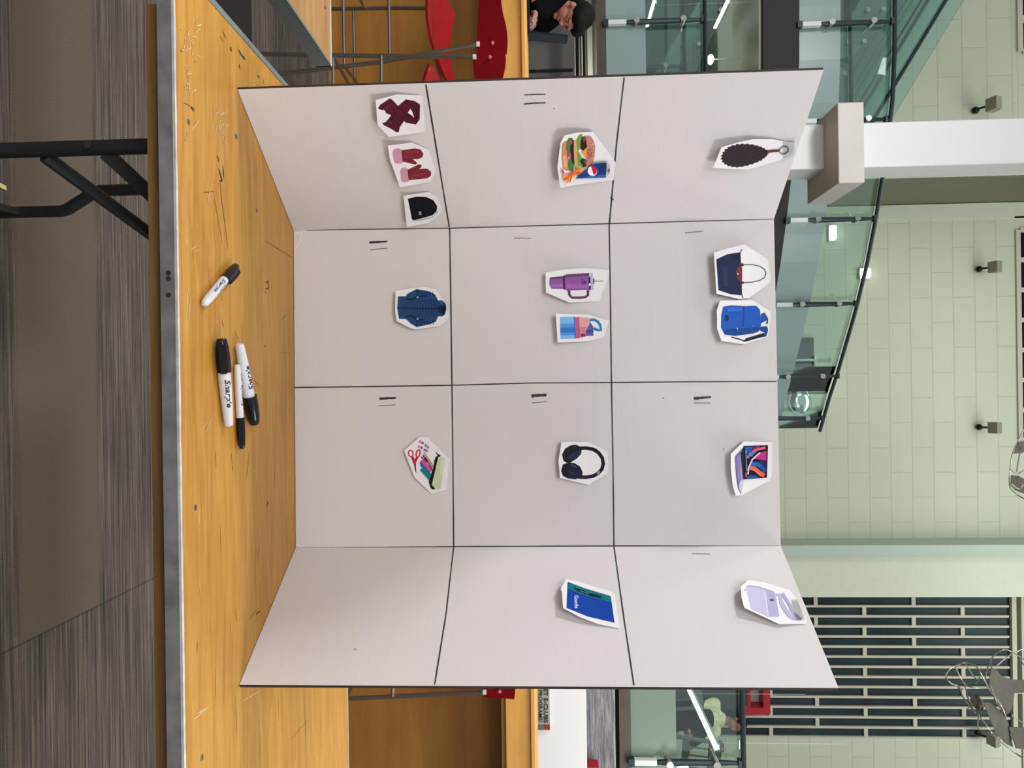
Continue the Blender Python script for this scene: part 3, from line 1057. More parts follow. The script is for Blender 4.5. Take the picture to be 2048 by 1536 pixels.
# ------------------------------------------------------------------ second table behind at left
t2 = empty('folding_table', Vector((-1.5, 1.35, 0)), 'pale wood table with grey edge at the upper left photo corner, beside the yellow table', 'table')
X2, Y2 = -0.738, 1.662
box('tabletop', (-2.3, 0.95, 0.712), (X2 - 0.004, Y2 - 0.004, TZ), M_TOP2, t2)
e2 = MB()
e2.box((X2 - 0.004, 0.95, 0.704), (X2, Y2, TZ - 0.002), M_EDGE2)
e2.box((-2.3, Y2 - 0.004, 0.704), (X2, Y2, TZ - 0.002), M_EDGE2)
e2.box((-2.3, 0.946, 0.704), (X2, 0.95, TZ - 0.002), M_EDGE2)
e2.build('grey_edge', t2)
l2 = MB()
l2.box((-2.3, Y2 - 0.007, TZ - 0.002), (X2, Y2 + 0.001, TZ + 0.001), M_LIP)
l2.box((X2 - 0.005, 0.95, TZ - 0.002), (X2 + 0.0005, Y2, TZ + 0.0008), M_EDGE2)
l2.build('lip', t2)
q = onz(650, 15, TZ)
MB().tube([q - Vector((0, 0, .001)), q + Vector((0, 0, .0005))], 0.004, M_GRIME, 10).build('screw', t2)
for x, y in ((-1.35, 1.05), (-1.35, 1.55), (-2.15, 1.05), (-2.15, 1.55)):
    MB().tube([(x, y, 0), (x, y, 0.713)], 0.012, M_LEG, 10).build('leg', t2, True)

# ------------------------------------------------------------------ tri-fold display board
BB = Vector((0.0025, 1.3835, TZ + 0.0008))
YAW = -0.0216
AL, AR = 0.9944, 1.0176
PW, PH, WW = 0.6096, 0.9144, 0.3048
RZ = Matrix.Rotation(YAW, 3, 'Z')


class Panel:
    def __init__(s, o, e, ln):
        s.o = BB + RZ @ Vector(o)
        s.e = (RZ @ Vector(e)).normalized()
        s.v = Vector((0, 0, 1))
        s.n = s.e.cross(s.v)     # towards the viewer
        s.ln = ln

    def P(s, u, v, off=0.0):
        return s.o + s.e * u + s.v * v + s.n * off

    def hit(s, ix, iy, off=0.0):
        d = ray(ix, iy)
        k = (s.o + s.n * off - EYE).dot(s.n) / d.dot(s.n)
        w = EYE + d * k - s.o
        return w.dot(s.e), w.dot(s.v)


CP = Panel((-PW / 2, 0, 0), (1, 0, 0), PW)
LP = Panel((-PW / 2 - WW * math.cos(AL), -WW * math.sin(AL), 0), (math.cos(AL), math.sin(AL), 0), WW)
RP = Panel((PW / 2, 0, 0), (math.cos(AR), -math.sin(AR), 0), WW)
board = empty('display_board', BB, 'white corrugated tri-fold display board divided into twelve boxes, standing on the yellow table', 'board')
TH = 0.0065


def panel_mesh(p, name, edge_l, edge_r):
    b = MB()
    b.prism([p.P(0, 0, -.0002), p.P(p.ln, 0, -.0002), p.P(p.ln, PH, -.0002), p.P(0, PH, -.0002)], -p.n * 0.0004, M_BOARD)
    b.prism([p.P(0, 0, -.0006), p.P(p.ln, 0, -.0006), p.P(p.ln, PH, -.0006), p.P(0, PH, -.0006)], -p.n * (TH - .0006), M_KRAFT)
    return b.build(name, board)


pc = panel_mesh(CP, 'center_panel', 0, 0)
pleft = panel_mesh(LP, 'wing_panel', 1, 0)
pright = panel_mesh(RP, 'wing_panel', 0, 1)


def strokes(p, obj, name, pts, w0, w1, M, off=0.0004, label=None):
    """one drawn stroke through image points, w in metres"""
    pp = [p.hit(ix, iy) for ix, iy in pts]
    fine = []
    for i in range(len(pp) - 1):
        for k in range(6):
            fine.append(Vector(pp[i]).lerp(Vector(pp[i + 1]), k / 6))
    fine.append(Vector(pp[-1]))
    n = len(fine)
    rd = random.Random(int(pts[0][0] * 7 + pts[0][1]))
    vs, fs = [], []
    for i, q in enumerate(fine):
        tt = (fine[min(i + 1, n - 1)] - fine[max(i - 1, 0)]).normalized()
        s = Vector((-tt.y, tt.x))
        w = (w0 + (w1 - w0) * i / (n - 1)) * 0.5 * rd.uniform(0.85, 1.15)
        for sgn in (1, -1):
            r = q + s * w * sgn
            vs.append(p.P(r.x, r.y, off))
    for i in range(n - 1):
        fs.append([i * 2, i * 2 + 1, i * 2 + 3, i * 2 + 2])
    o = MB().add(vs, fs, M).build(name, obj)
    if label:
        o['label'] = label
    return o


# marker grid
GL = 0.0024
strokes(LP, pleft, 'grid_line', [(852, 169), (875, 310), (899, 456)], GL, GL, M_LINE)
strokes(LP, pleft, 'grid_line', [(1248.5, 155), (1233, 290), (1219, 447)], GL * .8, GL * 1.1, M_LINE)
strokes(CP, pc, 'grid_line', [(899.5, 456.5), (902, 620), (904, 771), (906, 930), (907.5, 1093)], GL, GL, M_LINE)
strokes(CP, pc, 'grid_line', [(1218.5, 447.5), (1221, 600), (1223, 765), (1226, 930), (1228, 1092)], GL, GL, M_LINE)
strokes(RP, pright, 'grid_line', [(907.5, 1094), (892, 1230), (869.5, 1369)], GL * .9, GL * .9, M_LINE)
strokes(RP, pright, 'grid_line', [(1228, 1092.5), (1247, 1230), (1268, 1371)], GL * .9, GL * .9, M_LINE)
strokes(CP, pc, 'grid_line', [(590, 775), (747, 773), (904, 770.5), (1063, 766), (1223, 765), (1390, 763.5), (1553, 763)], GL, GL * .8, M_LINE)
# creases drawn over along both folds
strokes(CP, pc, 'fold_line', [(612, 460.5), (700, 459), (899, 456.5), (1219, 447.5), (1547, 437.5)], .0013, .0022, M_LINE)
strokes(CP, pc, 'fold_line', [(594, 1096), (750, 1095), (907, 1093), (1228, 1092), (1558, 1093)], .0018, .0026, M_LINE)

# tally strokes: thick black marker and thin grey pen
K, G_ = 0.0050, 0.0012
for p, o, pts, w0, w1, M in (
    (LP, pleft, [(1049, 190), (1070, 188.5), (1091, 188.5)], .0016, .0014, M_LINE), (LP, pleft, [(1048, 208), (1068, 206), (1091, 205.5)], .0022, .0020, M_LINE),
    (CP, pc, [(739, 485), (757, 484), (775, 483)], .0048, .0026, M_LINE), (CP, pc, [(740, 500), (757, 498), (775, 496)], .0016, .0012, M_THIN),
    (CP, pc, [(1028, 476.5), (1045, 476), (1061, 477)], .0014, .0010, M_THIN), (CP, pc, [(1370, 466), (1388, 464), (1406, 462.5)], .0013, .0012, M_THIN),
    (CP, pc, [(759, 797.5), (775, 796.5), (792, 796)], .0052, .0034, M_LINE), (CP, pc, [(758, 811.5), (775, 811), (791, 809.5)], .0015, .0012, M_THIN),
    (CP, pc, [(1063, 792), (1078, 790.5), (1093, 790)], .0056, .0050, M_LINE), (CP, pc, [(1064, 806), (1079, 804.5), (1094, 802.5)], .0014, .0011, M_THIN),
    (CP, pc, [(1388, 797), (1405, 795.5), (1422, 794)], .0054, .0036, M_LINE), (CP, pc, [(1388, 806), (1405, 806), (1421, 806)], .0014, .0011, M_THIN),
    (RP, pright, [(1384, 1107.5), (1402, 1107.5), (1421, 1108.5)], .0015, .0012, M_THIN)):
    strokes(p, o, 'tally_mark', pts, w0, w1, M)
# creased and scuffed corners of the sheet
M_TORN = mat('torn_paper_white', hx('eee9e4'), 0.7)
for p, o, pts in ((CP, pc, [(588, 470), (596, 466), (612, 463)]), (CP, pc, [(590, 500), (601, 480), (604, 464)]), (LP, pleft, [(586, 448), (598, 456), (612, 458.5)]),
                  (CP, pc, [(1546, 449), (1541, 445), (1536, 441)]), (CP, pc, [(592, 1088), (597, 1092), (606, 1093)]), (RP, pright, [(593, 1106), (600, 1100), (612, 1098)]),
                  (CP, pc, [(1556, 1083), (1550, 1089), (1546, 1092)]), (RP, pright, [(1562, 1106), (1556, 1100), (1548, 1096)]), (CP, pc, [(589.5, 620), (590, 700)])):
    strokes(p, o, 'scuffed_crease', pts, .0016, .0010, M_TORN, 0.0003)
for p, o, pts in ((RP, pright, [(710, 1297), (710, 1300)]), (CP, pc, [(1326, 796), (1328, 797)]), (CP, pc, [(1446, 898), (1448, 899)]), (LP, pleft, [(1107, 217), (1109, 217)])):
    strokes(p, o, 'ink_dot', pts, .0015, .0015, M_LINE)
strokes(LP, pleft, 'ink_dot', [(1222, 394), (1226, 400)], .003, .003, M_LINE)


# ------------------------------------------------------------------ printed paper cut-outs taped to the board
def ell(cx, cy, rx, ry, n=18, rot=0.0, a0=0.0, a1=360.0):
    full = abs(a1 - a0) >= 359.9
    o = []
    for i in range(n if full else n + 1):
        a = math.radians(a0 + (a1 - a0) * i / n)
        x, y = rx * math.cos(a), ry * math.sin(a)
        c, s = math.cos(math.radians(rot)), math.sin(math.radians(rot))
        o.append((cx + x * c - y * s, cy + x * s + y * c))
    return o


def band(pts, w):
    """thick stroke as outline polygon, in crop pixels"""
    p = [Vector(q) for q in pts]
    l, r = [], []
    for i, q in enumerate(p):
        t_ = (p[min(i + 1, len(p) - 1)] - p[max(i - 1, 0)]).normalized()
        s = Vector((-t_.y, t_.x)) * w / 2
        l.append(tuple(q + s))
        r.append(tuple(q - s))
    return l + r[::-1]


def ring(cx, cy, rx, ry, w, n=20, rot=0):
    a = ell(cx, cy, rx, ry, n, rot)
    return band(a + [a[0]], w)


def cutout(label, p, crop, outline, layers, lift=0.012, tape=None, lettering=(), printname='printed_picture', curl=0.0):
    x0, y0, s = crop

    def im(q):
        return (x0 + q[0] / s, y0 + q[1] / s)
    base_uv = [Vector(p.hit(*im(q))) for q in outline]
    v0, v1 = min(q.y for q in base_uv), max(q.y for q in base_uv)
    u0, u1 = min(q.x for q in base_uv), max(q.x for q in base_uv)

    def rise(uv):
        k = max(0.0, min(1.3, (v1 - uv.y) / (v1 - v0)))
        e = (uv.x - (u0 + u1) / 2) / (u1 - u0) * 2
        return 0.0012 + lift * k ** 1.6 + curl * e * e * k

    def place(uv, lay):
        off = rise(uv) + lay
        w = p.P(uv.x, uv.y)
        d = w - EYE
        k = (p.o + p.n * off - EYE).dot(p.n) / d.dot(p.n)
        return EYE + d * k

    def flat(poly, tris=None):
        uv = [Vector(p.hit(*im(q))) for q in poly]
        b = bmesh.new()
        vs = [b.verts.new((q.x, q.y, 0)) for q in uv]
        if tris is None:
            tris = tessellate_polygon([[v.co for v in vs]])
        for tr in tris:
            try:
                b.faces.new([vs[i] for i in tr])
            except ValueError:
                pass
        lo, hi = min(q.y for q in uv), max(q.y for q in uv)
        g = 0.008
        k = math.ceil(lo / g)
        while k * g < hi:
            bmesh.ops.bisect_plane(b, geom=b.verts[:] + b.edges[:] + b.faces[:], plane_co=(0, k * g, 0), plane_no=(0, 1, 0), dist=1e-6)
            k += 1
        if curl:
            k = math.ceil(min(q.x for q in uv) / g)
            while k * g < max(q.x for q in uv):
                bmesh.ops.bisect_plane(b, geom=b.verts[:] + b.edges[:] + b.faces[:], plane_co=(k * g, 0, 0), plane_no=(1, 0, 0), dist=1e-6)
                k += 1
        b.verts.index_update()
        r = [Vector((v.co.x, v.co.y)) for v in b.verts], [[v.index for v in f.verts] for f in b.faces]
        b.free()
        return r
    vs, fs = flat(outline)
    front = [place(q, 0) for q in vs]
    n = len(vs)
    mb = MB()
    mb.add(front, fs, M_PAPER)
    top = max(range(n), key=lambda i: vs[i].y)
    root = mb.build('paper_cutout', None, loc=p.P((u0 + u1) / 2, (v0 + v1) / 2, 0.0008))
    sol = root.modifiers.new('thickness', 'SOLIDIFY')
    sol.thickness = 0.00025
    sol.offset = -1 if (root.data.polygons[0].normal.dot(p.n) > 0) else 1
    tag(root, label, 'paper cutout', 'picture cutouts taped on the display board')
    pm = MB()
    for i, (color, poly) in enumerate(layers):
        M = ink(color) if isinstance(color, str) else color
        vs, fs = flat(poly)
        pm.add([place(q, 0.00025 + 0.00007 * i) for q in vs], fs, M)
    k = len(layers)
    for (txt, a, b2, up, color, bold) in lettering:
        g, tf = text_geo(txt, 0, bold)
        A, B, U = Vector(a), Vector(b2), Vector(up)
        poly = [tuple(A + (B - A) * q.x + U * q.y) for q in g]
        vs, fs = flat(poly, tf)
        pm.add([place(q, 0.00025 + 0.00007 * k) for q in vs], fs, ink(color))
    if pm.v:
        pm.build(printname, root)
    if tape:
        vs, fs = flat(tape)
        MB().add([place(q, 0.0016) for q in vs], fs, M_TAPE).build('clear_tape', root)
    return root


C1, C2, C3 = (720, 170, 5.12), (1030, 170, 6.677), (1400, 250, 9.309)
C4, C5, C6 = (720, 460, 6.98), (1020, 460, 6.4), (1360, 440, 5.91)
C7, C8, C9 = (740, 780, 6.983), (1050, 770, 6.984), (1370, 780, 6.984)
C10, C11 = (1100, 1140, 11.8125), (1370, 1090, 7.877)
PAPER = M_PAPER
rq = random.Random(21)

# scarf
sc_fold = [('35101c', band(q, 7)) for q in ([(330, 170), (300, 215), (262, 250)], [(390, 215), (360, 290), (330, 330)], [(470, 150), (500, 200), (560, 230), (590, 300)],
                                          [(610, 215), (585, 320), (560, 390)], [(400, 420), (380, 380), (330, 345)], [(450, 330), (430, 380)], [(420, 240), (470, 300), (520, 340), (545, 365)])]
cutout('white paper cutout printed with a burgundy knitted scarf, top of the left wing column', LP, C1,
       [(160, 155), (375, 97), (620, 105), (640, 140), (668, 480), (300, 532), (180, 410)],
       [('511a2a', [(185, 240), (205, 205), (250, 175), (300, 140), (325, 145), (390, 215), (470, 148), (560, 165), (615, 200), (612, 350), (575, 405), (540, 400),
                    (470, 385), (450, 370), (410, 430), (395, 485), (365, 480), (330, 455), (280, 430), (240, 410), (230, 390), (265, 380), (320, 310), (270, 290), (250, 255), (215, 255)]),
        ('f0edf0', [(490, 285), (515, 245), (535, 275), (555, 335), (530, 312)])] + sc_fold +
       [('9a7a88', band([(x, y), (x + 7, y + 11)], 3)) for x, y in ((262, 232), (276, 224), (290, 212), (304, 202), (320, 190), (300, 378), (314, 384))],
       0.010, printname='printed_scarf')
# mittens
cutout('white paper cutout printed with two dark red mittens with pink cuffs', LP, C1,
       [(285, 620), (530, 590), (700, 660), (780, 890), (720, 990), (410, 1050), (305, 760)],
       [('7d2c38', [(425, 668), (560, 650), (620, 660), (650, 705), (640, 740), (600, 758), (540, 760), (585, 795), (575, 815), (530, 808), (440, 785)]),
        ('c78ea5', [(335, 690), (350, 660), (380, 648), (420, 655), (432, 720), (436, 800), (395, 806), (355, 798), (342, 750)]),
        ('7d2c38', [(485, 870), (560, 835), (600, 812), (632, 820), (625, 845), (600, 860), (690, 858), (730, 890), (725, 930), (690, 955), (600, 965), (500, 975)]),
        ('c78ea5', [(412, 880), (430, 850), (465, 846), (490, 862), (495, 930), (500, 985), (460, 998), (425, 985)]),
        ('611f2a', band([(445, 760), (520, 775), (570, 805)], 6)), ('611f2a', band([(505, 890), (560, 862), (610, 835)], 6)),
        ('63202b', band([(432, 675), (442, 785)], 10)), ('63202b', band([(492, 868), (505, 972)], 10)),
        ('8f3c46', band([(470, 690), (600, 680)], 14)), ('8f3c46', band([(540, 930), (680, 905)], 16))],
       0.010, printname='printed_mittens')
# beanie
cutout('white paper cutout printed with a black knit beanie, on the left wing', LP, C1,
       [(445, 1135), (705, 1095), (790, 1150), (835, 1250), (830, 1310), (700, 1415), (480, 1455)],
       [('b9b4b6', [(540, 1390), (640, 1372), (745, 1345), (795, 1285), (800, 1300), (750, 1358), (650, 1385), (560, 1398)]),
        ('0c0e15', [(490, 1165), (580, 1143), (680, 1148), (750, 1180), (790, 1240), (785, 1290), (740, 1335), (635, 1365), (545, 1387), (530, 1370), (510, 1260)]),
        ('1a1d28', band([(585, 1150), (605, 1240), (632, 1362)], 6)), ('8f9096', [(598, 1298), (625, 1292), (630, 1328), (606, 1333)])],
       0.008, printname='printed_beanie')
# burger, fries and drink
lay = [('c58a60', [(625, 800), (650, 760), (700, 740), (730, 800), (725, 950), (745, 1100), (700, 1150), (640, 1120), (622, 980)]),
       ('dba678', [(640, 950), (680, 930), (700, 1050), (690, 1120), (650, 1100)]),
       ('4c7a35', [(690, 770), (715, 710), (765, 705), (790, 780), (775, 900), (795, 1060), (770, 1150), (715, 1140), (705, 1050), (725, 950), (680, 850)]),
       ('33201d', [(740, 730), (785, 735), (788, 1040), (765, 1055), (735, 900)]), ('7d5a62', [(715, 760), (745, 720), (775, 770), (745, 800)]),
       ('a84e48', [(692, 890), (745, 900), (748, 960), (715, 990), (700, 960)]), ('d8988a', [(705, 965), (735, 950), (730, 985), (712, 992)]),
       ('cf9f76', [(785, 740), (828, 735), (832, 800), (852, 1000), (845, 1115), (800, 1115), (786, 900)]),
       ('6a9c40', [(818, 760), (850, 680), (890, 655), (912, 690), (885, 760), (872, 850), (845, 880), (890, 960), (882, 1050), (905, 1105), (850, 1120), (828, 980), (835, 880)]),
       ('2f1c1b', [(872, 790), (890, 700), (945, 690), (962, 830), (925, 885), (880, 860)]), ('6a4a58', [(905, 690), (945, 685), (945, 740), (915, 770)]),
       ('3b2420', [(868, 1015), (900, 975), (950, 1000), (955, 1085), (915, 1105)]), ('8a5a58', [(915, 1010), (950, 1010), (950, 1070)]),
       ('eb9a30', [(885, 905), (962, 830), (966, 960), (955, 990), (925, 945)]), ('d7cf6a', [(860, 1080), (920, 1110), (870, 1150), (845, 1130)]),
       ('bf7f70', [(940, 685), (1010, 685), (1050, 740), (1072, 830), (1062, 960), (1030, 1080), (970, 1090), (955, 1000), (967, 850)]),
       ('a8604f', [(965, 860), (1010, 840), (1040, 900), (1030, 960), (985, 1010), (962, 960)])]
lay += [('dfc3b4', ell(rq.uniform(965, 1050), rq.uniform(720, 1060), 7, 5, 8)) for _ in range(26)]
lay += [(rq.choice(('e5742c', 'ef9d3e', 'da522c', 'f0b45a')), band([(rq.uniform(630, 760), rq.uniform(1200, 1310)), (rq.uniform(720, 800), rq.uniform(1160, 1220)), (rq.uniform(790, 920), rq.uniform(1110, 1170))], 17)) for _ in range(13)]
lay += [('cf4030', [(625, 1120), (650, 1140), (660, 1180), (630, 1190)]),
        ('1c3d82', [(805, 1250), (860, 1200), (930, 1150), (1060, 1050), (1222, 1035), (1215, 1238)]), ('16306a', [(1120, 1045), (1222, 1036), (1217, 1140), (1125, 1180)]),
        ('355fa8', [(1000, 1210), (1216, 1195), (1215, 1238), (900, 1246)]), ('b9b2be', [(1222, 1038), (1255, 1045), (1272, 1110), (1266, 1170), (1230, 1236)]),
        ('6f5a6c', [(1235, 1120), (1268, 1125), (1258, 1175), (1240, 1160)]),
        ('f2f2f4', ell(1034, 1150, 64, 66, 24)),
        ('c4203a', ell(1040, 1143, 55, 58, 16, 0, -115, 80)),
        ('1c3d82', [(980, 1185), (1000, 1205), (1035, 1211), (1010, 1212), (975, 1200)])]
cutout('white paper cutout printed with a double burger, fries and blue soda can', LP, C2,
       [(605, 1375), (565, 1100), (608, 770), (660, 675), (830, 635), (1040, 625), (1090, 690), (1300, 970), (1345, 1040), (1320, 1270), (1000, 1310), (800, 1335)],
       lay, 0.014, printname='printed_meal')
# key ring with a plain fur charm
fur = []
for i in range(56):
    a = 2 * math.pi * i / 56
    k = 1.0 + (0.05 if i % 2 else -0.03) * rq.uniform(.5, 1.4)
    fur.append((835 + 430 * math.cos(a) * k, 560 + (205 - 50 * math.cos(a)) * math.sin(a) * k - 40 * math.cos(a)))
cutout('white paper cutout printed with a dark fur key-ring charm, left wing top', LP, C3,
       [(245, 795), (400, 415), (700, 325), (980, 265), (1350, 265), (1600, 310), (1790, 320), (1760, 560), (1500, 650), (1150, 760), (900, 830), (500, 815)],
       [('2b2028', fur)] + [('40313a', band([(x, y), (x - 60, y + rq.uniform(-14, 14))], 8)) for x, y in [(rq.uniform(540, 1180), rq.uniform(430, 660)) for _ in range(16)]] +
       [('5d352c', band([(1250, 500), (1370, 485), (1490, 480)], 46)), ('6a6a66', ring(1565, 472, 86, 66, 18, 24, -25))],
       0.013, tape=[(1560, 290), (1780, 270), (1800, 560), (1560, 660)], printname='printed_charm')
# jacket
lay = [('24446f', [(530, 925), (640, 925), (660, 890), (790, 825), (960, 855), (1050, 900), (1090, 985), (1140, 980), (1190, 1020), (1205, 1100), (1185, 1180), (1150, 1205), (1090, 1205),
                   (1060, 1280), (960, 1320), (790, 1355), (700, 1300), (640, 1240), (545, 1240), (520, 1100)])]
lay += [('1b365c', band([(x, 965), (x + 4, 1200)], 7)) for x in range(575, 1090, 38)]
lay += [('1b365c', band([(x, 860), (x - 6, 920)], 7)) for x in range(830, 1040, 38)] + [('1b365c', band([(x, 1262), (x + 6, 1318)], 7)) for x in range(830, 1040, 38)]
lay += [('101f38', band([(525, 1085), (800, 1090), (1120, 1097)], 9)), ('0f1c33', band([(645, 955), (720, 968), (800, 938), (930, 915)], 16)),
        ('0f1c33', band([(630, 1218), (720, 1195), (800, 1242), (890, 1250)], 16)), ('15294a', band([(800, 830), (805, 930)], 9)), ('15294a', band([(795, 1250), (795, 1350)], 9)),
        ('14284a', [(1085, 1060), (1140, 1060), (1195, 1030), (1205, 1100), (1180, 1180), (1110, 1140)]), ('0c1729', [(1125, 1085), (1190, 1050), (1196, 1110), (1165, 1170)]),
        ('2f5284', [(1100, 1000), (1140, 985), (1180, 1020), (1120, 1050)]), ('b4bdb6', ell(805, 938, 14, 10, 8)), ('b4bdb6', ell(805, 1242, 16, 10, 8))]
cutout('white paper cutout printed with a navy quilted puffer jacket, on the center panel', CP, C4,
       [(497, 850), (780, 805), (910, 795), (1060, 830), (1160, 980), (1240, 1190), (1220, 1260), (1120, 1340), (780, 1390), (700, 1370), (510, 1270), (490, 1130)],
       lay, 0.012, printname='printed_jacket')
# tumbler
cutout('white paper cutout printed with a purple handled tumbler with straw, on the center panel', CP, C5,
       [(455, 545), (700, 505), (960, 488), (1270, 510), (1265, 590), (1140, 910), (760, 930), (460, 800)],
       [('a7a4c2', band([(1070, 655), (1190, 655)], 16)),
        ('8d5399', [(505, 640), (515, 605), (680, 590), (720, 568), (1010, 550), (1015, 765), (730, 775), (690, 755), (530, 752), (505, 700)]),
        ('5f4565', [(515, 605), (680, 590), (720, 568), (1010, 550), (1010, 588), (715, 604), (680, 622), (512, 632)]), ('a066b0', [(530, 690), (680, 690), (680, 735), (530, 735)]),
        ('9d62ab', [(715, 690), (1010, 690), (1012, 745), (720, 750)]), ('3b2142', [(676, 592), (700, 580), (706, 766), (684, 756)]),
        ('b9b7d0', [(1010, 550), (1060, 555), (1064, 615), (1078, 625), (1078, 690), (1066, 700), (1072, 765), (1010, 765)]), ('54506c', [(1062, 620), (1080, 626), (1080, 688), (1064, 690)]),
        ('2c1d33', [(1008, 600), (1028, 600), (1030, 680), (1010, 680)]), ('2c1d33', [(1012, 718), (1034, 715), (1034, 765), (1012, 766)]), ('f0f0f4', ell(1020, 698, 12, 12, 8)),
        ('5f3a58', band([(755, 772), (762, 830), (795, 866), (880, 866), (960, 860), (1000, 835), (1000, 768)], 30)),
        ('55305f', [(945, 650), (972, 650), (972, 688), (945, 688)]), ('6d3f78', band([(926, 615), (932, 712)], 9))],
       0.012, printname='printed_tumbler')
# bottle
cutout('white paper cutout printed with a blue and pink water bottle, below the purple tumbler cutout', CP, C5,
       [(585, 1070), (780, 1080), (990, 1080), (1270, 1160), (1230, 1260), (1200, 1375), (1000, 1425), (610, 1440)],
       [('78b3e4', [(640, 1115), (830, 1108), (840, 1390), (648, 1395)]), ('4c94d8', [(641, 1200), (832, 1195), (838, 1345), (646, 1350)]), ('2f72c0', [(643, 1250), (835, 1245), (837, 1310), (645, 1315)]),
        ('b9568a', [(835, 1118), (885, 1112), (897, 1385), (842, 1388)]), ('dca09c', [(885, 1112), (1010, 1125), (1022, 1180), (975, 1270), (960, 1362), (898, 1385)]),
        ('cb7f86', [(890, 1240), (980, 1240), (965, 1330), (896, 1340)]), ('5c58ac', [(1030, 1178), (1065, 1240), (1068, 1352), (970, 1358), (976, 1280)]),
        ('4a4488', [(975, 1285), (1066, 1270), (1068, 1310), (972, 1330)]), ('7a2a48', [(905, 1335), (965, 1325), (966, 1362), (910, 1370)]),
        ('2f80b2', band([(1022, 1155), (1070, 1147), (1120, 1168), (1155, 1215), (1166, 1285), (1120, 1280), (1068, 1258)], 32)), ('56709c', band([(826, 1112), (836, 1388)], 10))],
       0.014, printname='printed_bottle')
# handbag
cutout('white paper cutout printed with a navy tote handbag with brown leather flap', CP, C6,
       [(400, 385), (560, 335), (760, 285), (830, 330), (1040, 465), (1070, 690), (1060, 740), (820, 920), (700, 935), (430, 870)],
       [('1d2545', [(430, 465), (560, 405), (715, 380), (722, 510), (735, 890), (600, 878), (455, 830)]), ('171d38', [(600, 400), (715, 380), (720, 480), (640, 470)]),
        ('262f52', [(500, 560), (560, 540), (570, 780), (520, 790)]), ('2a2a36', band([(712, 385), (734, 345)], 9)), ('2a2a36', band([(732, 885), (748, 918)], 9)),
        ('4a444a', band([(745, 528), (860, 528), (950, 547), (1003, 588), (1018, 632), (1000, 680), (940, 715), (850, 735), (748, 740)], 10)),
        ('6d343a', [(664, 610), (672, 570), (692, 553), (735, 558), (735, 720), (700, 722), (670, 690)]), ('44202a', [(685, 515), (750, 512), (752, 545), (692, 556)]),
        ('44202a', [(690, 726), (752, 726), (752, 755), (700, 757)]), ('e8e0e0', ell(683, 636, 9, 9, 8))],
       0.016, printname='printed_handbag')
# backpack
cutout('white paper cutout printed with a bright blue backpack, directly below the navy handbag cutout', CP, C6,
       [(475, 955), (860, 945), (1070, 1080), (1075, 1130), (1040, 1380), (760, 1470), (490, 1430), (440, 1290), (435, 1070)],
       [('12203f', band([(610, 1385), (690, 1405), (755, 1428)], 14)), ('131c36', [(745, 1440), (780, 1398), (990, 1335), (1015, 1372), (900, 1402), (800, 1432)]),
        ('1758b4', [(510, 1025), (600, 1008), (770, 1018), (900, 1013), (945, 1060), (962, 1200), (950, 1300), (870, 1340), (650, 1370), (530, 1355), (485, 1270), (490, 1120)]),
        ('2250a0', [(958, 1112), (1000, 1093), (1042, 1160), (1042, 1222), (1010, 1232), (1032, 1185), (990, 1204), (962, 1222)]),
        ('1c4690', [(955, 1262), (1030, 1255), (1042, 1300), (1022, 1372), (985, 1385), (1002, 1330), (950, 1310)]), ('0f3f8c', band([(757, 1020), (745, 1262)], 13)),
        ('10468f', [(520, 1300), (650, 1285), (940, 1270), (930, 1318), (870, 1340), (650, 1370), (530, 1355)]), ('0d3878', band([(520, 1325), (660, 1290)], 9)), ('0d3878', band([(660, 1280), (655, 1368)], 8)),
        ('1f2c48', [(533, 1130), (570, 1123), (573, 1186), (540, 1190)]), ('c9d4ea', ell(676, 1284, 7, 12, 8)), ('7fa0d8', ell(866, 1256, 6, 8, 8)), ('2b6cc4', [(560, 1040), (740, 1035), (735, 1075), (560, 1090)])],
       0.014, printname='printed_backpack')
# stationery
lay = [('c22848', ring(570, 887, 32, 45, 17, 18, -10)), ('c22848', ring(672, 887, 26, 52, 19, 18, 12)), ('c22848', [(570, 935), (600, 920), (625, 965), (650, 930), (680, 935), (650, 1000), (640, 1045), (612, 1040)]),
       ('343842', [(614, 1038), (640, 1040), (648, 1160), (636, 1140)])]
for (x, y, c_) in ((690, 700, 'c7679a'), (725, 720, 'b04a72'), (770, 755, '3a93bd'), (800, 780, 'c46a9c'), (675, 770, 'd88ab4'), (710, 785, 'a8446f'), (755, 815, '4a8ab4'), (785, 830, 'd070a0')):
    lay.append((c_, [(x, y), (x + 28, y + 10), (x + 22, y + 42), (x - 8, y + 32)]))
lay += [('6b4136', band([(752, 870), (830, 980), (892, 1085)], 10)), ('cfa78e', band([(755, 890), (820, 985), (880, 1085)], 16)), ('8c3d64', band([(740, 910), (870, 1100)], 18)),
        ('26265c', band([(765, 950), (800, 1000)], 34)), ('d4468a', band([(720, 930), (790, 1040), (860, 1130)], 26)), ('c9568f', band([(715, 985), (850, 1140)], 24)),
        ('274f92', band([(700, 1010), (780, 1100), (850, 1180)], 20)), ('7a4a98', band([(830, 1060), (880, 1130)], 26)), ('1f6fb0', band([(705, 1045), (800, 1130)], 22)),
        ('137d7b', [(700, 1120), (740, 1083), (865, 1195), (835, 1272)]),
        ('0c0f13', [(902, 985), (925, 930), (950, 918), (910, 855), (965, 905), (992, 920), (960, 938), (928, 1040), (892, 1200), (862, 1330), (912, 1382), (875, 1390), (845, 1360), (823, 1280), (850, 1200), (890, 1080)]),
        ('c4cdac', [(952, 935), (1050, 960), (1032, 1060), (985, 1392), (915, 1380), (866, 1312), (905, 1150)]), ('d2dabb', [(985, 960), (1050, 965), (1010, 1180), (975, 1180)])]
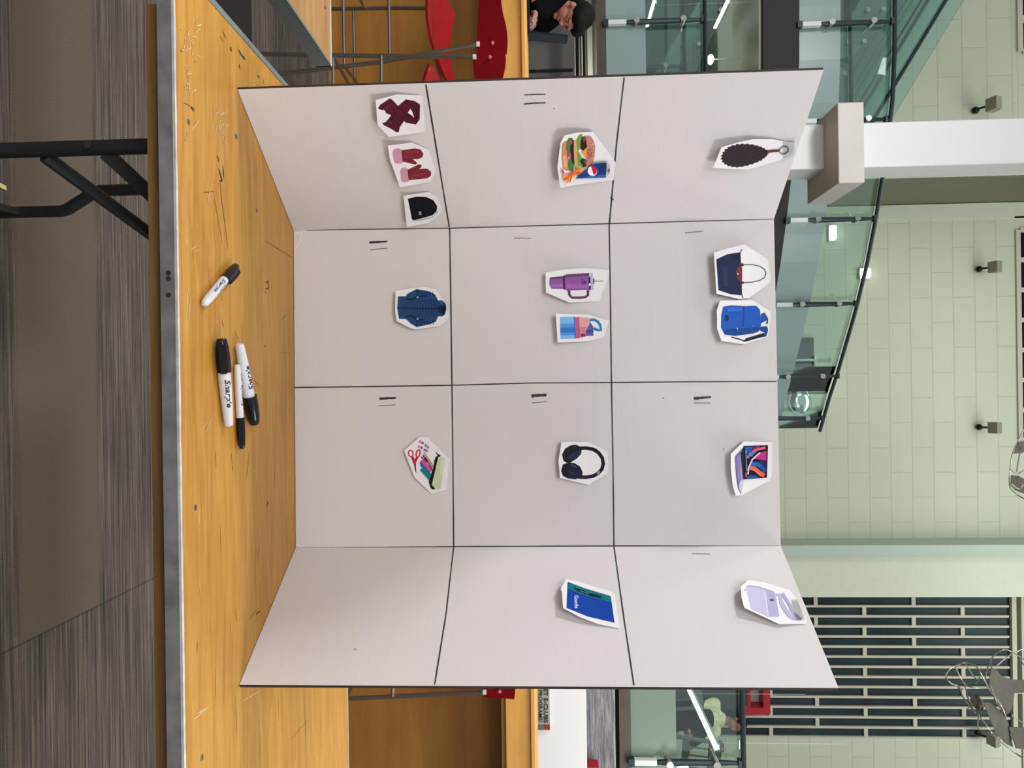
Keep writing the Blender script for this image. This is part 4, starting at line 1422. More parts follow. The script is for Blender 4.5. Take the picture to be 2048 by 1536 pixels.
cutout('white paper cutout printed with red scissors and a green pencil pouch, on the center panel', CP, C7,
       [(475, 845), (690, 655), (800, 655), (1110, 960), (1070, 1390), (860, 1450), (620, 1220)], lay, 0.007, printname='printed_stationery')
# headphones
cutout('white paper cutout printed with black over-ear headphones, on the center panel', CP, C8,
       [(510, 795), (880, 795), (1150, 920), (1170, 1100), (1160, 1225), (890, 1395), (490, 1300), (468, 1060)],
       [('12151d', band([(740, 885), (850, 880), (950, 897), (1030, 947), (1080, 1020), (1094, 1100), (1075, 1175), (1020, 1235), (950, 1272), (850, 1288), (750, 1285)], 50)),
        ('10141c', [(518, 970), (560, 890), (640, 842), (720, 832), (765, 860), (792, 920), (780, 970), (720, 1030), (650, 1075), (610, 1100), (540, 1062)]),
        ('17162c', [(505, 1200), (530, 1110), (600, 1085), (690, 1090), (770, 1140), (806, 1220), (790, 1290), (700, 1318), (600, 1305), (530, 1270)]),
        ('20253a', [(600, 1000), (680, 930), (770, 900), (785, 950), (720, 1020), (650, 1070)]), ('0a0b12', [(510, 1190), (560, 1110), (610, 1100), (600, 1300), (530, 1262)]),
        ('4a466a', band([(645, 1112), (720, 1155)], 14)), ('3d3a5a', band([(620, 1210), (690, 1245)], 12)), ('33384a', band([(660, 880), (730, 850)], 12)), ('2a2740', band([(790, 1275), (900, 1268), (1000, 1232)], 12)),
        ('8a88a2', [(1003, 1225), (1040, 1190), (1050, 1225), (1012, 1262)]), ('33363f', band([(960, 882), (1010, 900)], 10))],
       0.012, printname='printed_headphones')
# laptop with a plain swirl on its screen
cutout('white paper cutout printed with an open laptop showing colourful swirls, top of the center panel', CP, C9,
       [(820, 720), (1215, 730), (1215, 1190), (1180, 1265), (790, 1470), (710, 1475), (670, 1350), (640, 1100), (640, 890)],
       [('9b93c0', [(705, 920), (820, 788), (825, 1250), (785, 1450), (735, 1350)]), ('c6c0da', [(770, 1270), (822, 1250), (785, 1450), (755, 1400)]), ('6d6590', [(712, 915), (770, 850), (780, 1240), (740, 1330)]), ('8a80b8', [(725, 920), (770, 905), (778, 1200), (745, 1300)]),
        ('26232f', [(775, 880), (822, 790), (830, 1250), (812, 1240)]), ('4a4a58', band([(703, 928), (718, 1200), (745, 1370), (786, 1452)], 8)),
        ('13111b', [(818, 782), (1160, 770), (1145, 1225), (828, 1248)]), ('1b54a2', [(835, 795), (960, 787), (890, 890), (842, 890)]),
        ('e0607c', band([(870, 950), (920, 880), (1010, 830), (1125, 805)], 34)), ('8a2a60', band([(905, 880), (980, 805), (1040, 785)], 22)), ('3f7fc8', [(870, 930), (920, 870), (1010, 850), (930, 930)]),
        ('be2c7c', [(935, 960), (1010, 885), (1138, 850), (1136, 985), (1040, 970)]), ('2a1a54', [(900, 1000), (1136, 985), (1134, 1090), (1000, 1015)]),
        ('1f62b4', band([(908, 1025), (1030, 1045), (1110, 1120)], 56)), ('144a94', band([(1060, 1070), (1120, 1150)], 50)), ('e8624c', band([(905, 1090), (970, 1095), (1050, 1165), (1110, 1195)], 58)),
        ('f2907a', band([(930, 1105), (1000, 1140), (1060, 1200)], 14)), ('dccbe0', band([(880, 1180), (888, 1090), (940, 970), (1050, 875)], 20)), ('1b54a2', [(850, 1236), (890, 1195), (980, 1192), (1040, 1228)]),
        ('c6426a', [(842, 1150), (875, 1165), (860, 1220), (842, 1210)]), ('a8b4d8', band([(850, 840), (855, 960), (865, 1130)], 8))],
       0.013, printname='printed_laptop')
# blue card with lettering
cutout('white paper cutout printed with a royal blue card with white lettering', RP, C10,
       [(380, 210), (700, 280), (1100, 410), (1470, 510), (1530, 580), (1650, 1385), (1100, 1265), (700, 1110), (310, 900), (280, 500), (250, 455)],
       [('0c409c', [(415, 290), (440, 285), (820, 430), (1420, 610), (1440, 640), (1525, 1245), (900, 1100), (390, 895)]),
        ('10707a', [(440, 285), (820, 430), (1420, 610), (1440, 640), (1446, 762), (1000, 650), (700, 560), (430, 440)]),
        ('06242e', [(535, 410), (640, 430), (820, 488), (900, 540), (1100, 575), (1240, 635), (1200, 668), (1000, 632), (850, 572), (640, 495)]),
        ('7fa6b4', band([(710, 488), (800, 518), (920, 560)], 8))],
       0.013, printname='printed_card', lettering=[('Google', (575, 600), (585, 905), (95, -6), 'cfdbf2', 0.02)])
# lavender bag
cutout('white paper cutout printed with a lavender belt bag, near the top of the right wing', RP, C11,
       [(1000, 550), (1250, 590), (1660, 710), (1760, 850), (1920, 1190), (1900, 1245), (1480, 1245), (935, 990), (890, 830), (880, 655)],
       [('bfbbd8', [(960, 650), (1060, 643), (1410, 740), (1430, 800), (1487, 1120), (1440, 1135), (1310, 1130), (1040, 1000), (1000, 830)]),
        ('aeaacb', [(1285, 715), (1415, 743), (1440, 850), (1487, 1120), (1330, 1132), (1310, 1000), (1290, 850)]), ('d3d0e6', band([(1255, 745), (1280, 900), (1310, 1110)], 26)),
        ('a29ec6', band([(985, 642), (1130, 652), (1300, 708), (1400, 740)], 15)), ('8f8bb5', band([(1330, 800), (1400, 800)], 6)), ('464468', [(1335, 850), (1392, 848), (1405, 874), (1348, 882)]),
        ('b4b0ce', band([(1440, 785), (1500, 785), (1512, 900), (1560, 1000), (1640, 1110), (1700, 1150), (1790, 1160)], 52)), ('a9a5c6', band([(1535, 760), (1590, 850), (1660, 960), (1690, 1050), (1740, 1100), (1830, 1172)], 50)),
        ('dedceb', band([(1540, 880), (1600, 980), (1680, 1090)], 12)), ('8d89b0', ell(950, 706, 9, 14, 8)), ('8f8bb2', band([(1720, 1090), (1780, 1140), (1840, 1176)], 12))],
       0.013, tape=[(1680, 860), (1790, 850), (1900, 1160), (1760, 1180)], printname='printed_bag')


# ------------------------------------------------------------------ marker pens on the table
def marker(name, label, butt, tip, split, r, rc, barrel, capprof, clip=None, txt=None):
    """butt/tip: image points of the two ends; split: share of the length taken by the barrel"""
    A, B = onz(*butt, TZ + rc), onz(*tip, TZ + rc)
    ax = (B - A)
    L = ax.length
    ax.normalize()
    side = Vector((0, 0, 1)).cross(ax).normalized()
    up = Vector((0, 0, 1))
    root = empty(name, Vector((A.x, A.y, TZ)), label, 'marker pen', 'black marker pens on the table')

    def lathe(prof, M, nm, parent):
        n = 22
        vs, fs = [], []
        for (k, rr) in prof:
            for i in range(n):
                w = 2 * math.pi * i / n
                vs.append(A + ax * (L * k) + (side * math.cos(w) + up * math.sin(w)) * rr - up * (rc - r) * (1 if M is M_BARREL else 0))
        for j in range(len(prof) - 1):
            for i in range(n):
                fs.append([j * n + i, j * n + (i + 1) % n, j * n + n + (i + 1) % n, j * n + n + i])
        fs += [list(range(n)), [(len(prof) - 1) * n + i for i in range(n)]]
        return MB().add(vs, fs, M).build(nm, parent, True)
    b = lathe([(k * split, r * f) for k, f in barrel], M_BARREL, 'barrel', root)
    cp = lathe([(split + (1 - split) * k, rc * f) for k, f in capprof], M_CAP, 'cap', root)
    if clip is not None:
        k0, k1, ang = clip
        d_ = side * math.cos(ang) + up * math.sin(ang)
        s = ax.cross(d_).normalized()
        w = r * 0.42
        pts = []
        for k, h in ((k0, 0.9), (k0 + 0.004, 1.32), ((k0 + k1) / 2, 1.42), (k1 - 0.03, 1.32), (k1, 0.8)):
            pts.append((A + ax * L * k, h * rc))
        vs, fs = [], []
        for c_, h in pts:
            vs += [c_ + d_ * h + s * w, c_ + d_ * h - s * w, c_ + d_ * rc * 0.6 - s * w, c_ + d_ * rc * 0.6 + s * w]
        for i in range(len(pts) - 1):
            for q in range(4):
                fs.append([i * 4 + q, i * 4 + (q + 1) % 4, i * 4 + 4 + (q + 1) % 4, i * 4 + 4 + q])
        fs += [[0, 1, 2, 3], [(len(pts) - 1) * 4 + q for q in range(4)]]
        MB().add(vs, fs, M_CAP).build('clip', cp)
    for (s_, k0, k1, h, ang, direction, bold) in (txt or ()):
        g, tf = text_geo(s_, 0.25, bold)
        al = ax * direction
        n0 = side * math.cos(ang) + up * math.sin(ang)
        uv = n0.cross(al)
        vs = []
        for q in g:
            k = k0 + (k1 - k0) * q.x
            # local radius of the tapered barrel
            kb = max(0.0, min(1.0, k / split))
            rr = r
            for i in range(len(barrel) - 1):
                if barrel[i][0] <= kb <= barrel[i + 1][0]:
                    f_ = (kb - barrel[i][0]) / max(1e-6, barrel[i + 1][0] - barrel[i][0])
                    rr = r * (barrel[i][1] + (barrel[i + 1][1] - barrel[i][1]) * f_)
            th = (q.y - 0.4) * h / r
            vs.append(A + ax * L * k - up * (rc - r) + (n0 * math.cos(th) + uv * math.sin(th)) * (rr + 0.00025))
        MB().add(vs, tf, M_PRINT).build('lettering', b)
    return root


fat = [(0, .50), (.015, .66), (.05, .72), (.35, .86), (.75, 1.0), (1, 1.0)]
fatcap = [(0, 1.0), (.05, 1.0), (.35, 1.0), (.75, .90), (.97, .70), (1, .60)]
PI = math.pi
marker('marker_pen', 'small black capped marker lying diagonally alone at left on the table', (409, 609), (472, 533), 0.62, 0.0068, 0.0080,
       [(0, .35), (.02, .62), (.07, .82), (.2, .95), (1, 1)], [(0, 1), (.5, 1), (.85, .85), (.98, .72), (1, .6)], (0.66, 0.97, PI * 0.80),
       [('Sharpie', .56, .25, .0050, PI * .28, -1, 0.02), ('FINE POINT', .52, .34, .0018, PI * .55, -1, 0.01)])
marker('marker_pen', 'fat black capped marker with cap towards left wing, nearest the table front of three', (459, 852), (443, 677), 0.62, 0.0092, 0.0102, fat, fatcap, (0.61, 0.94, PI * 0.10),
       [('Sharpie', .54, .22, .0085, PI * .26, -1, 0.03)])
marker('marker_pen', 'fat black capped marker lying behind the thin pen, farthest from the table front', (481, 688), (509, 848), 0.64, 0.0096, 0.0112, fat, fatcap, None,
       [('Sharpie', .55, .26, .0085, PI * .62, -1, 0.03), ('PERMANENT MARKER', .52, .30, .0020, PI * .42, -1, 0.01)])
marker('marker_pen', 'thin black capped marker lying between the two fat markers', (475, 729), (484, 897), 0.63, 0.0058, 0.0064,
       [(0, .45), (.02, .75), (.1, .9), (.3, 1), (1, 1)], [(0, 1), (.5, 1), (.85, .85), (.98, .62), (1, .5)], (0.66, 0.97, PI * 0.92),
       [('Sharpie', .50, .24, .0060, PI * .50, -1, 0.02), ('FINE', .20, .10, .0022, PI * .50, -1, 0.0)])


# ------------------------------------------------------------------ people
def limb(mb, pts, rr, M):
    for i in range(len(pts) - 1):
        mb.tube([pts[i], pts[i + 1]], [rr[i], rr[i + 1]], M, 12)
    for p, r_ in zip(pts, rr):
        mb.ball(p, r_, M, 12, 8)


def fused(mb, name, parent, voxel, sm=6):
    o = mb.build(name, parent, True)
    rm = o.modifiers.new('fuse', 'REMESH')
    rm.mode = 'VOXEL'
    rm.voxel_size = voxel
    rm.use_smooth_shade = True
    s = o.modifiers.new('soften', 'SMOOTH')
    s.iterations = sm
    s.factor = 0.5
    return o


def hand(mb, wrist, fwd, side, up, M, curl=0.5):
    f, s, u_ = fwd.normalized(), side.normalized(), up.normalized()
    palm = [wrist, wrist + f * 0.045, wrist + f * 0.085]
    for k in (-0.028, -0.009, 0.010, 0.028):
        mb.tube([wrist + s * k * 0.6, wrist + f * 0.085 + s * k], [0.016, 0.014], M, 10)
        mb.ball(wrist + f * 0.085 + s * k, 0.014, M, 10, 6)
    for k, ln in ((-0.029, .060), (-0.010, .074), (0.010, .080), (0.029, .070)):
        a = wrist + f * 0.088 + s * k
        b = a + (f * math.cos(curl * .6) - u_ * math.sin(curl * .6)) * ln * .5
        c_ = b + (f * math.cos(curl * 1.6) - u_ * math.sin(curl * 1.6)) * ln * .3
        e = c_ + (f * math.cos(curl * 2.4) - u_ * math.sin(curl * 2.4)) * ln * .25
        limb(mb, [a, b, c_, e], [0.0095, 0.009, 0.0085, 0.0075], M)
    a = wrist + f * 0.025 + s * 0.030
    b = a + f * 0.03 + s * 0.022 - u_ * 0.006
    limb(mb, [a, b, b + f * 0.032 + s * 0.006 - u_ * 0.008], [0.013, 0.011, 0.009], M)


def head(mb, c, face, upv, M, k=1.0):
    """c: centre of the skull; face: where it looks; upv: crown direction"""
    f, u_ = face.normalized(), upv.normalized()
    s = f.cross(u_).normalized()
    u_ = s.cross(f).normalized()
    R = Matrix((s, f, u_)).transposed()

    def W(x, y, z):
        return c + (s * x + f * y + u_ * z) * k
    mb.ball(W(0, -0.008, 0.022), (0.076 * k, 0.095 * k, 0.088 * k), M, 20, 14, R)
    mb.ball(W(0, 0.022, -0.045), (0.058 * k, 0.066 * k, 0.072 * k), M, 18, 12, R)
    mb.ball(W(0, 0.070, -0.092), (0.026 * k, 0.022 * k, 0.02 * k), M, 12, 8, R)
    mb.tube([W(0, 0.084, 0.012), W(0, 0.104, -0.028)], [0.009 * k, 0.014 * k], M, 10)
    mb.ball(W(0, 0.100, -0.030), 0.0145 * k, M, 10, 8)
    mb.ball(W(0, 0.082, -0.062), (0.024 * k, 0.012 * k, 0.008 * k), M, 12, 6, R)
    for e in (-1, 1):
        mb.ball(W(e * 0.078, -0.008, -0.012), (0.010 * k, 0.02 * k, 0.032 * k), M, 10, 8, R)
        mb.ball(W(e * 0.030, 0.080, 0.024), (0.024 * k, 0.012 * k, 0.008 * k), M, 10, 6, R)
    return W, R


V = Vector
# seated person in black behind the counter at left
pa = empty('person', V((-2.66, 5.0, 0)), 'person in black with glasses, looking down at a laptop behind the wooden counter', 'person')
hc = at(1146, 31, 4.86)
face = V((0.80, -0.30, -0.62))
body = MB()
W, R = head(body, hc, face, V((0.55, -0.12, 0.82)), M_SKIN)
limb(body, [hc + V((-0.035, 0.01, -0.06)), V((-2.60, 4.93, 1.36)), V((-2.62, 4.97, 1.20)), V((-2.68, 5.02, 0.95)), V((-2.70, 5.02, 0.84))], [0.058, 0.062, 0.115, 0.125, 0.13], M_SKIN)
hw = at(1066, 42, 4.56)
limb(body, [V((-2.57, 4.80, 1.33)), V((-2.47, 4.66, 1.20)), hw + V((-0.06, 0.02, 0.012))], [0.045, 0.036, 0.026], M_SKIN)
hand(body, hw + V((-0.06, 0.02, 0.014)), V((1, -0.25, -0.10)), V((0.2, -1, 0)), V((0.1, 0, 1)), M_SKIN, 0.75)
limb(body, [V((-2.60, 5.14, 1.33)), V((-2.52, 5.08, 1.17)), V((-2.40, 4.80, 1.18))], [0.045, 0.036, 0.026], M_SKIN)
hand(body, V((-2.40, 4.80, 1.18)), V((0.6, -0.9, -0.1)), V((0.6, 0.7, 0)), V((0, 0, 1)), M_SKIN, 0.6)
for dy in (-0.1, 0.1):
    limb(body, [V((-2.66, 5.02 + dy, 0.83)), V((-2.28, 5.0 + dy, 0.80)), V((-2.30, 5.0 + dy, 0.42)), V((-2.34, 5.0 + dy, 0.10))], [0.085, 0.06, 0.052, 0.036], M_SKIN)
    limb(body, [V((-2.36, 5.0 + dy, 0.06)), V((-2.16, 5.0 + dy, 0.035))], [0.04, 0.03], M_SKIN)
fused(body, 'body', pa, 0.006, 4)
cl = MB()
limb(cl, [V((-2.575, 4.92, 1.36)), V((-2.545, 4.95, 1.22)), V((-2.62, 5.01, 1.0)), V((-2.69, 5.02, 0.84))], [0.086, 0.165, 0.165, 0.155], M_BLACK)
limb(cl, [V((-2.56, 4.80, 1.31)), V((-2.44, 4.72, 1.235)), hw + V((-0.085, 0.03, 0.022))], [0.10, 0.082, 0.046], M_BLACK)
limb(cl, [V((-2.60, 5.13, 1.33)), V((-2.52, 5.08, 1.17)), V((-2.415, 4.835, 1.18))], [0.085, 0.060, 0.043], M_BLACK)
limb(cl, [V((-2.58, 4.80, 1.34)), V((-2.60, 5.12, 1.34))], [0.085, 0.085], M_BLACK)
sw = fused(cl, 'sweater', pa, 0.012, 6)
tr = MB()
for dy in (-0.1, 0.1):
    limb(tr, [V((-2.66, 5.02 + dy, 0.83)), V((-2.28, 5.0 + dy, 0.80)), V((-2.30, 5.0 + dy, 0.42)), V((-2.34, 5.0 + dy, 0.10))], [0.105, 0.08, 0.068, 0.06], M_BLACK)
fused(tr, 'trousers', pa, 0.012, 6)
hr_ = MB()
hr_.ball(W(0, -0.028, 0.040), (0.092, 0.098, 0.098), M_HAIR, 20, 14, R)
hr_.ball(W(0, 0.048, 0.085), (0.075, 0.050, 0.040), M_HAIR, 16, 10, R)
hr_.ball(W(0.045, 0.035, 0.07), (0.05, 0.055, 0.05), M_HAIR, 16, 10, R)
hr_.ball(W(-0.045, 0.035, 0.07), (0.05, 0.055, 0.05), M_HAIR, 16, 10, R)
hr_.ball(W(0, -0.07, 0.0), (0.075, 0.05, 0.06), M_HAIR, 16, 10, R)
fused(hr_, 'hair', pa, 0.008, 4)
gl = MB()
for e in (-1, 1):
    gl.tube([W(e * 0.032 + 0.024 * math.cos(a_ * PI / 7), 0.102, 0.008 + 0.019 * math.sin(a_ * PI / 7)) for a_ in range(14)], 0.0022, M_CHROME, 6, True)
    gl.tube([W(e * 0.056, 0.100, 0.012), W(e * 0.082, 0.05, 0.012), W(e * 0.084, -0.01, 0.008)], 0.0022, M_CHROME, 6)
gl.tube([W(-0.009, 0.104, 0.010), W(0.009, 0.104, 0.010)], 0.002, M_CHROME, 6)
gl.build('glasses', pa)
ey = MB()
for e in (-1, 1):
    ey.ball(W(e * 0.031, 0.083, 0.008), (0.011, 0.008, 0.006), M_CAP, 10, 6, R)
ey.build('eyes', pa)
ps = empty('wooden_stool', V((-2.70, 5.02, 0)), 'round stool under the seated person behind the counter', 'stool')
MB().tube([(-2.70, 5.02, 0.640), (-2.70, 5.02, 0.683)], 0.17, M_PANEL, 20).build('seat', ps)
for a_ in range(4):
    dx, dy = math.cos(PI / 4 + a_ * PI / 2), math.sin(PI / 4 + a_ * PI / 2)
    MB().tube([(-2.70 + dx * .12, 5.02 + dy * .12, 0.66), (-2.70 + dx * .17, 5.02 + dy * .17, 0.0)], 0.014, M_PANEL, 8).build('leg', ps)

# laptop standing open on the counter
lz = 1.1425
hp = at(1063, 72, 4.45)
lt = empty('laptop', V((hp.x, 4.45, lz)), 'dark navy laptop seen edge-on beside the person in black', 'laptop')
M_NAVY = mat('dark_navy_shell', hx('15243a', .6), 0.5, 0.0, spec=0.1)
tz = at(1135, 72, 4.45).z
dv = Matrix.Rotation(math.radians(-8), 3, 'Z') @ (Vector((hp.x, 4.45, 0)) - Vector((EYE.x, EYE.y, 0))).normalized()
sv = Vector((-dv.y, dv.x, 0))          # towards the sitter
h0, h1 = Vector((hp.x, 4.45, lz)) - dv * 0.14, Vector((hp.x, 4.45, lz)) + dv * 0.17
MB().prism([h0 - sv * .01, h1 - sv * .01, h1 + sv * .20, h0 + sv * .20], (0, 0, 0.012), M_NAVY).build('base', lt)
up_ = Vector((0, 0, tz - lz))
MB().prism([h0 - sv * .004 + Vector((0, 0, .013)), h0 + sv * .008 + Vector((0, 0, .013)), h0 - sv * .020 + up_, h0 - sv * .030 + up_], h1 - h0, M_NAVY).build('screen_lid', lt)
MB().tube([h0 + Vector((0, 0, .013)), h1 + Vector((0, 0, .013))], 0.006, M_CAP, 8).build('hinge', lt)

# far person on the right mezzanine
HX = at(1472, 1446, 9.1)
pb = empty('person', V((HX.x, 9.1, DK)), 'distant dark-haired person in a cream top on the mezzanine at right', 'person')
M_CREAMT = mat('cream_top', hx('e6dfb4', 1.0), 0.8, vary=0.2, vscale=30)
b2 = MB()
W2, R2 = head(b2, HX, V((0.5, -0.75, -0.35)), V((0.2, -0.1, 1)), M_SKIN)
zc = HX.z
limb(b2, [HX + V((-.01, .02, -.06)), V((HX.x - .03, 9.14, zc - .18)), V((HX.x - .06, 9.16, zc - .35)), V((HX.x - .06, 9.15, zc - .70))], [.056, .06, .12, .13], M_SKIN)
for e in (-1, 1):
    limb(b2, [V((HX.x - .05 + e * .17, 9.14, zc - .25)), V((HX.x - .03 + e * .22, 9.05, zc - .50)), V((HX.x + .08 + e * .10, 8.86, zc - .62))], [.05, .04, .028], M_SKIN)
    hand(b2, V((HX.x + .08 + e * .10, 8.86, zc - .62)), V((.4, -.8, -.1)), V((e * .9, .3, 0)), V((0, 0, 1)), M_SKIN, .4)
    limb(b2, [V((HX.x - .06 + e * .09, 9.15, zc - .76)), V((HX.x - .05 + e * .1, 9.12, zc - 1.2)), V((HX.x - .05 + e * .1, 9.15, DK + .07))], [.09, .06, .042], M_SKIN)
    limb(b2, [V((HX.x - .05 + e * .1, 9.16, DK + .045)), V((HX.x - .04 + e * .1, 8.98, DK + .035))], [.042, .034], M_SKIN)
fused(b2, 'body', pb, .008, 4)
c2 = MB()
limb(c2, [V((HX.x - .035, 9.14, zc - .19)), V((HX.x - .06, 9.16, zc - .34)), V((HX.x - .06, 9.15, zc - .38))], [.09, .15, .14], M_CREAMT)
limb(c2, [V((HX.x - .05 - .16, 9.14, zc - .25)), V((HX.x - .05 + .16, 9.14, zc - .25))], [.075, .075], M_CREAMT)
for e in (-1, 1):
    limb(c2, [V((HX.x - .05 + e * .17, 9.14, zc - .25)), V((HX.x - .03 + e * .21, 9.08, zc - .42))], [.075, .062], M_CREAMT)
fused(c2, 'top', pb, .014, 5)
c4 = MB()
for e in (-1, 1):
    limb(c4, [V((HX.x - .05 + e * .18, 9.13, zc - .32)), V((HX.x - .03 + e * .22, 9.05, zc - .50)), V((HX.x + .07 + e * .11, 8.88, zc - .61))], [.07, .062, .045], M_BLACK)
fused(c4, 'sleeves', pb, .012, 5)
c3 = MB()
limb(c3, [V((HX.x - .06, 9.15, zc - .40)), V((HX.x - .06, 9.15, zc - .74))], [.175, .175], M_BLACK)
for e in (-1, 1):
    limb(c3, [V((HX.x - .06 + e * .09, 9.15, zc - .76)), V((HX.x - .05 + e * .1, 9.12, zc - 1.2)), V((HX.x - .05 + e * .1, 9.15, DK + .10))], [.115, .085, .065], M_BLACK)
fused(c3, 'trousers', pb, .014, 5)
h2 = MB()
h2.ball(W2(0, -.03, .035), (.094, .10, .10), M_HAIR, 18, 12, R2)
h2.ball(W2(0, -.07, -.05), (.085, .055, .10), M_HAIR, 18, 12, R2)
h2.ball(W2(0, .04, .085), (.07, .05, .035), M_HAIR, 14, 10, R2)
fused(h2, 'hair', pb, .010, 4)

# ------------------------------------------------------------------ furniture on the right mezzanine
M_CHAIR = mat('grey_green_chair_wood', hx('5b6a5a', .7), 0.5)
M_DARKF = mat('dark_furniture', hx('2a2d2e', .7), 0.5)


def side_chair(x, y, rz, label):
    r = empty('wooden_chair', V((x, y, DK)), label, 'chair', 'chairs on the right mezzanine')
    c_, s_ = math.cos(rz), math.sin(rz)

    def P(a, b, z):
        return V((x + a * c_ - b * s_, y + a * s_ + b * c_, DK + z))
    seat = MB()
    seat.prism([P(-.21, -.20, .43), P(.21, -.20, .43), P(.23, .22, .43), P(-.23, .22, .43)], (0, 0, .03), M_CHAIR)
    seat.build('seat', r)
    for sx in (-1, 1):
        MB().tube([P(sx * .20, .20, 0), P(sx * .20, .20, .43)], .018, M_CHAIR, 8).build('leg', r)
        MB().tube([P(sx * .19, -.20, 0), P(sx * .19, -.19, .45), P(sx * .185, -.27, .92)], .02, M_CHAIR, 8).build('leg', r)
    bk = MB()
    bk.prism([P(-.20, -.285, .84), P(.20, -.285, .84), P(.20, -.285, .96), P(-.20, -.285, .96)], P(0, .022, 0) - P(0, 0, 0), M_CHAIR)
    bk.prism([P(-.19, -.25, .60), P(.19, -.25, .60), P(.19, -.25, .66), P(-.19, -.25, .66)], P(0, .02, 0) - P(0, 0, 0), M_CHAIR)
    bk.build('backrest', r)
    for a_ in (-.1, 0, .1):
        MB().tube([P(a_, -.24, .65), P(a_, -.27, .86)], .009, M_CHAIR, 6).build('spindle', r)
    return r


q = at(1385, 1470, 7.3)
side_chair(q.x, 7.3, 0.35, 'grey-green wooden chair behind the right railing, under the bright tube lamp')
q = at(1385, 1395, 8.1)
side_chair(q.x, 8.1, -0.7, 'grey-green wooden chair half hidden by the right wing, behind the right railing')
q = at(1385, 1405, 8.75)
tb = empty('cafe_table', V((q.x - .2, 8.6, DK)), 'dark cafe table between the chairs behind the right railing', 'table')
MB().box((q.x - .45, 8.4, DK + .70), (q.x + .1, 8.9, DK + .735), M_DARKF, .004).build('tabletop', tb)
MB().tube([(q.x - .22, 8.65, DK), (q.x - .22, 8.65, DK + .70)], .03, M_DARKF, 10).build('pedestal', tb)
MB().tube([(q.x - .22, 8.65, DK), (q.x - .22, 8.65, DK + .02)], .15, M_DARKF, 18).build('foot', tb)
q0, q1 = at(1398, 1340, 10.2), at(1496, 1412, 10.2)
cb = empty('dark_cabinet', V(((q0.x + q1.x) / 2, 10.4, DK)), 'tall dark cabinet in the back of the right mezzanine, left of the distant person', 'cabinet')
box('body', (q0.x, 10.2, DK), (q1.x, 10.7, q1.z), M_DARKF, cb, .005)
box('door', (q0.x + .03, 10.18, DK + .1), (q1.x - .03, 10.2, q1.z - .05), mat('dark_blue_door', hx('2b323c', .7), .3), cb)
# red framed box and fire alarm
f0, f1 = at(1490, 1340, 11.4), at(1541, 1429, 11.4)
rf = empty('wall_display_box', V(((f0.x + f1.x) / 2, 11.5, f0.z)), 'display box with thick red border and pale panel, before the slatted window', 'frame')
fr = MB()
g0, g1 = at(1501, 1350, 11.4), at(1527, 1416, 11.4)
fr.box((f0.x, 11.4, f0.z), (g0.x, 11.8, f1.z), M_REDP)
fr.box((g1.x, 11.4, f0.z), (f1.x, 11.8, f1.z), M_REDP)
fr.box((g0.x, 11.4, f0.z), (g1.x, 11.8, g0.z), M_REDP)
fr.box((g0.x, 11.4, g1.z), (g1.x, 11.8, f1.z), M_REDP)
fr.build('frame', rf)
box('panel', (g0.x, 11.62, g0.z), (g1.x, 11.66, g1.z), M_GREYBLOCK, rf)
box('stand', ((f0.x + f1.x) / 2 - .3, 11.5, DK), ((f0.x + f1.x) / 2 + .3, 11.7, f0.z), M_DARKF, rf)
a0, a1 = at(1437, 1488, BW - .06), at(1448, 1504, BW - .06)
fa = box('fire_alarm', (a0.x, BW - .08, a0.z), (a1.x, BW, a1.z), M_REDP, None, .01)
tag(fa, 'small red fire alarm box on the pale wall right of the distant person', 'alarm')
MB().box(((a0.x * .6 + a1.x * .4), BW - .085, a0.z * .7 + a1.z * .3), ((a0.x * .4 + a1.x * .6), BW - .08, a0.z * .3 + a1.z * .7), M_STUB).build('front_plate', fa)


# ------------------------------------------------------------------ lamps, and glowing patches for glass reflections
def tube_lamp(label, ix, iy, Y0, Y1, ceil_z, r_=.017):
    p = at(ix, iy, Y0)
    o = empty('tube_lamp', V((p.x, Y0, p.z)), label, 'lamp', 'glowing tube lamps')
    MB().tube([(p.x, Y0, p.z), (p.x, Y1, p.z)], r_, M_TUBE_GLARE, 12).build('tube', o, True)
    MB().box((p.x - .025, Y0 + .02, p.z + r_), (p.x + .025, Y1 - .02, p.z + r_ + .02), M_STUB).build('housing', o)
    for y in (Y0 + .1, Y1 - .1):
        MB().tube([(p.x, y, p.z + r_ + .02), (p.x, y, ceil_z)], .0015, M_STUB, 6).build('suspension_wire', o)


tube_lamp('glowing tube lamp hanging behind the right railing, running back from the viewer', 1432, 1497, 6.4, 7.62, UD)
tube_lamp('glowing tube lamp above the lower left railing, nearer the person in black', 1308, 1, 7.60, 8.14, UD - .36, .014)
tube_lamp('glowing tube lamp high behind the lower left railing, below the dark slab', 1455, 1, 7.95, 8.55, UD - .36, .014)


def glare_spot(label, ix, iy, w, h, M, tilt=0.0, Y=BW - .10):  # glowing box added where the railing glass reflects a light
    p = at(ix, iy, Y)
    o = empty('glare_spot', V((p.x, Y, p.z)), label, 'lamp')
    MB().box((p.x - w * .6, Y + .03, p.z - h * .55), (p.x + w * .6, Y + .10, p.z + h * .55), M_STUB, .01).build('glare_backing', o)
    MB().box((p.x - w / 2, Y - .04, p.z - h / 2), (p.x + w / 2, Y + .03, p.z + h / 2), M, .02).build('glare_patch', o)


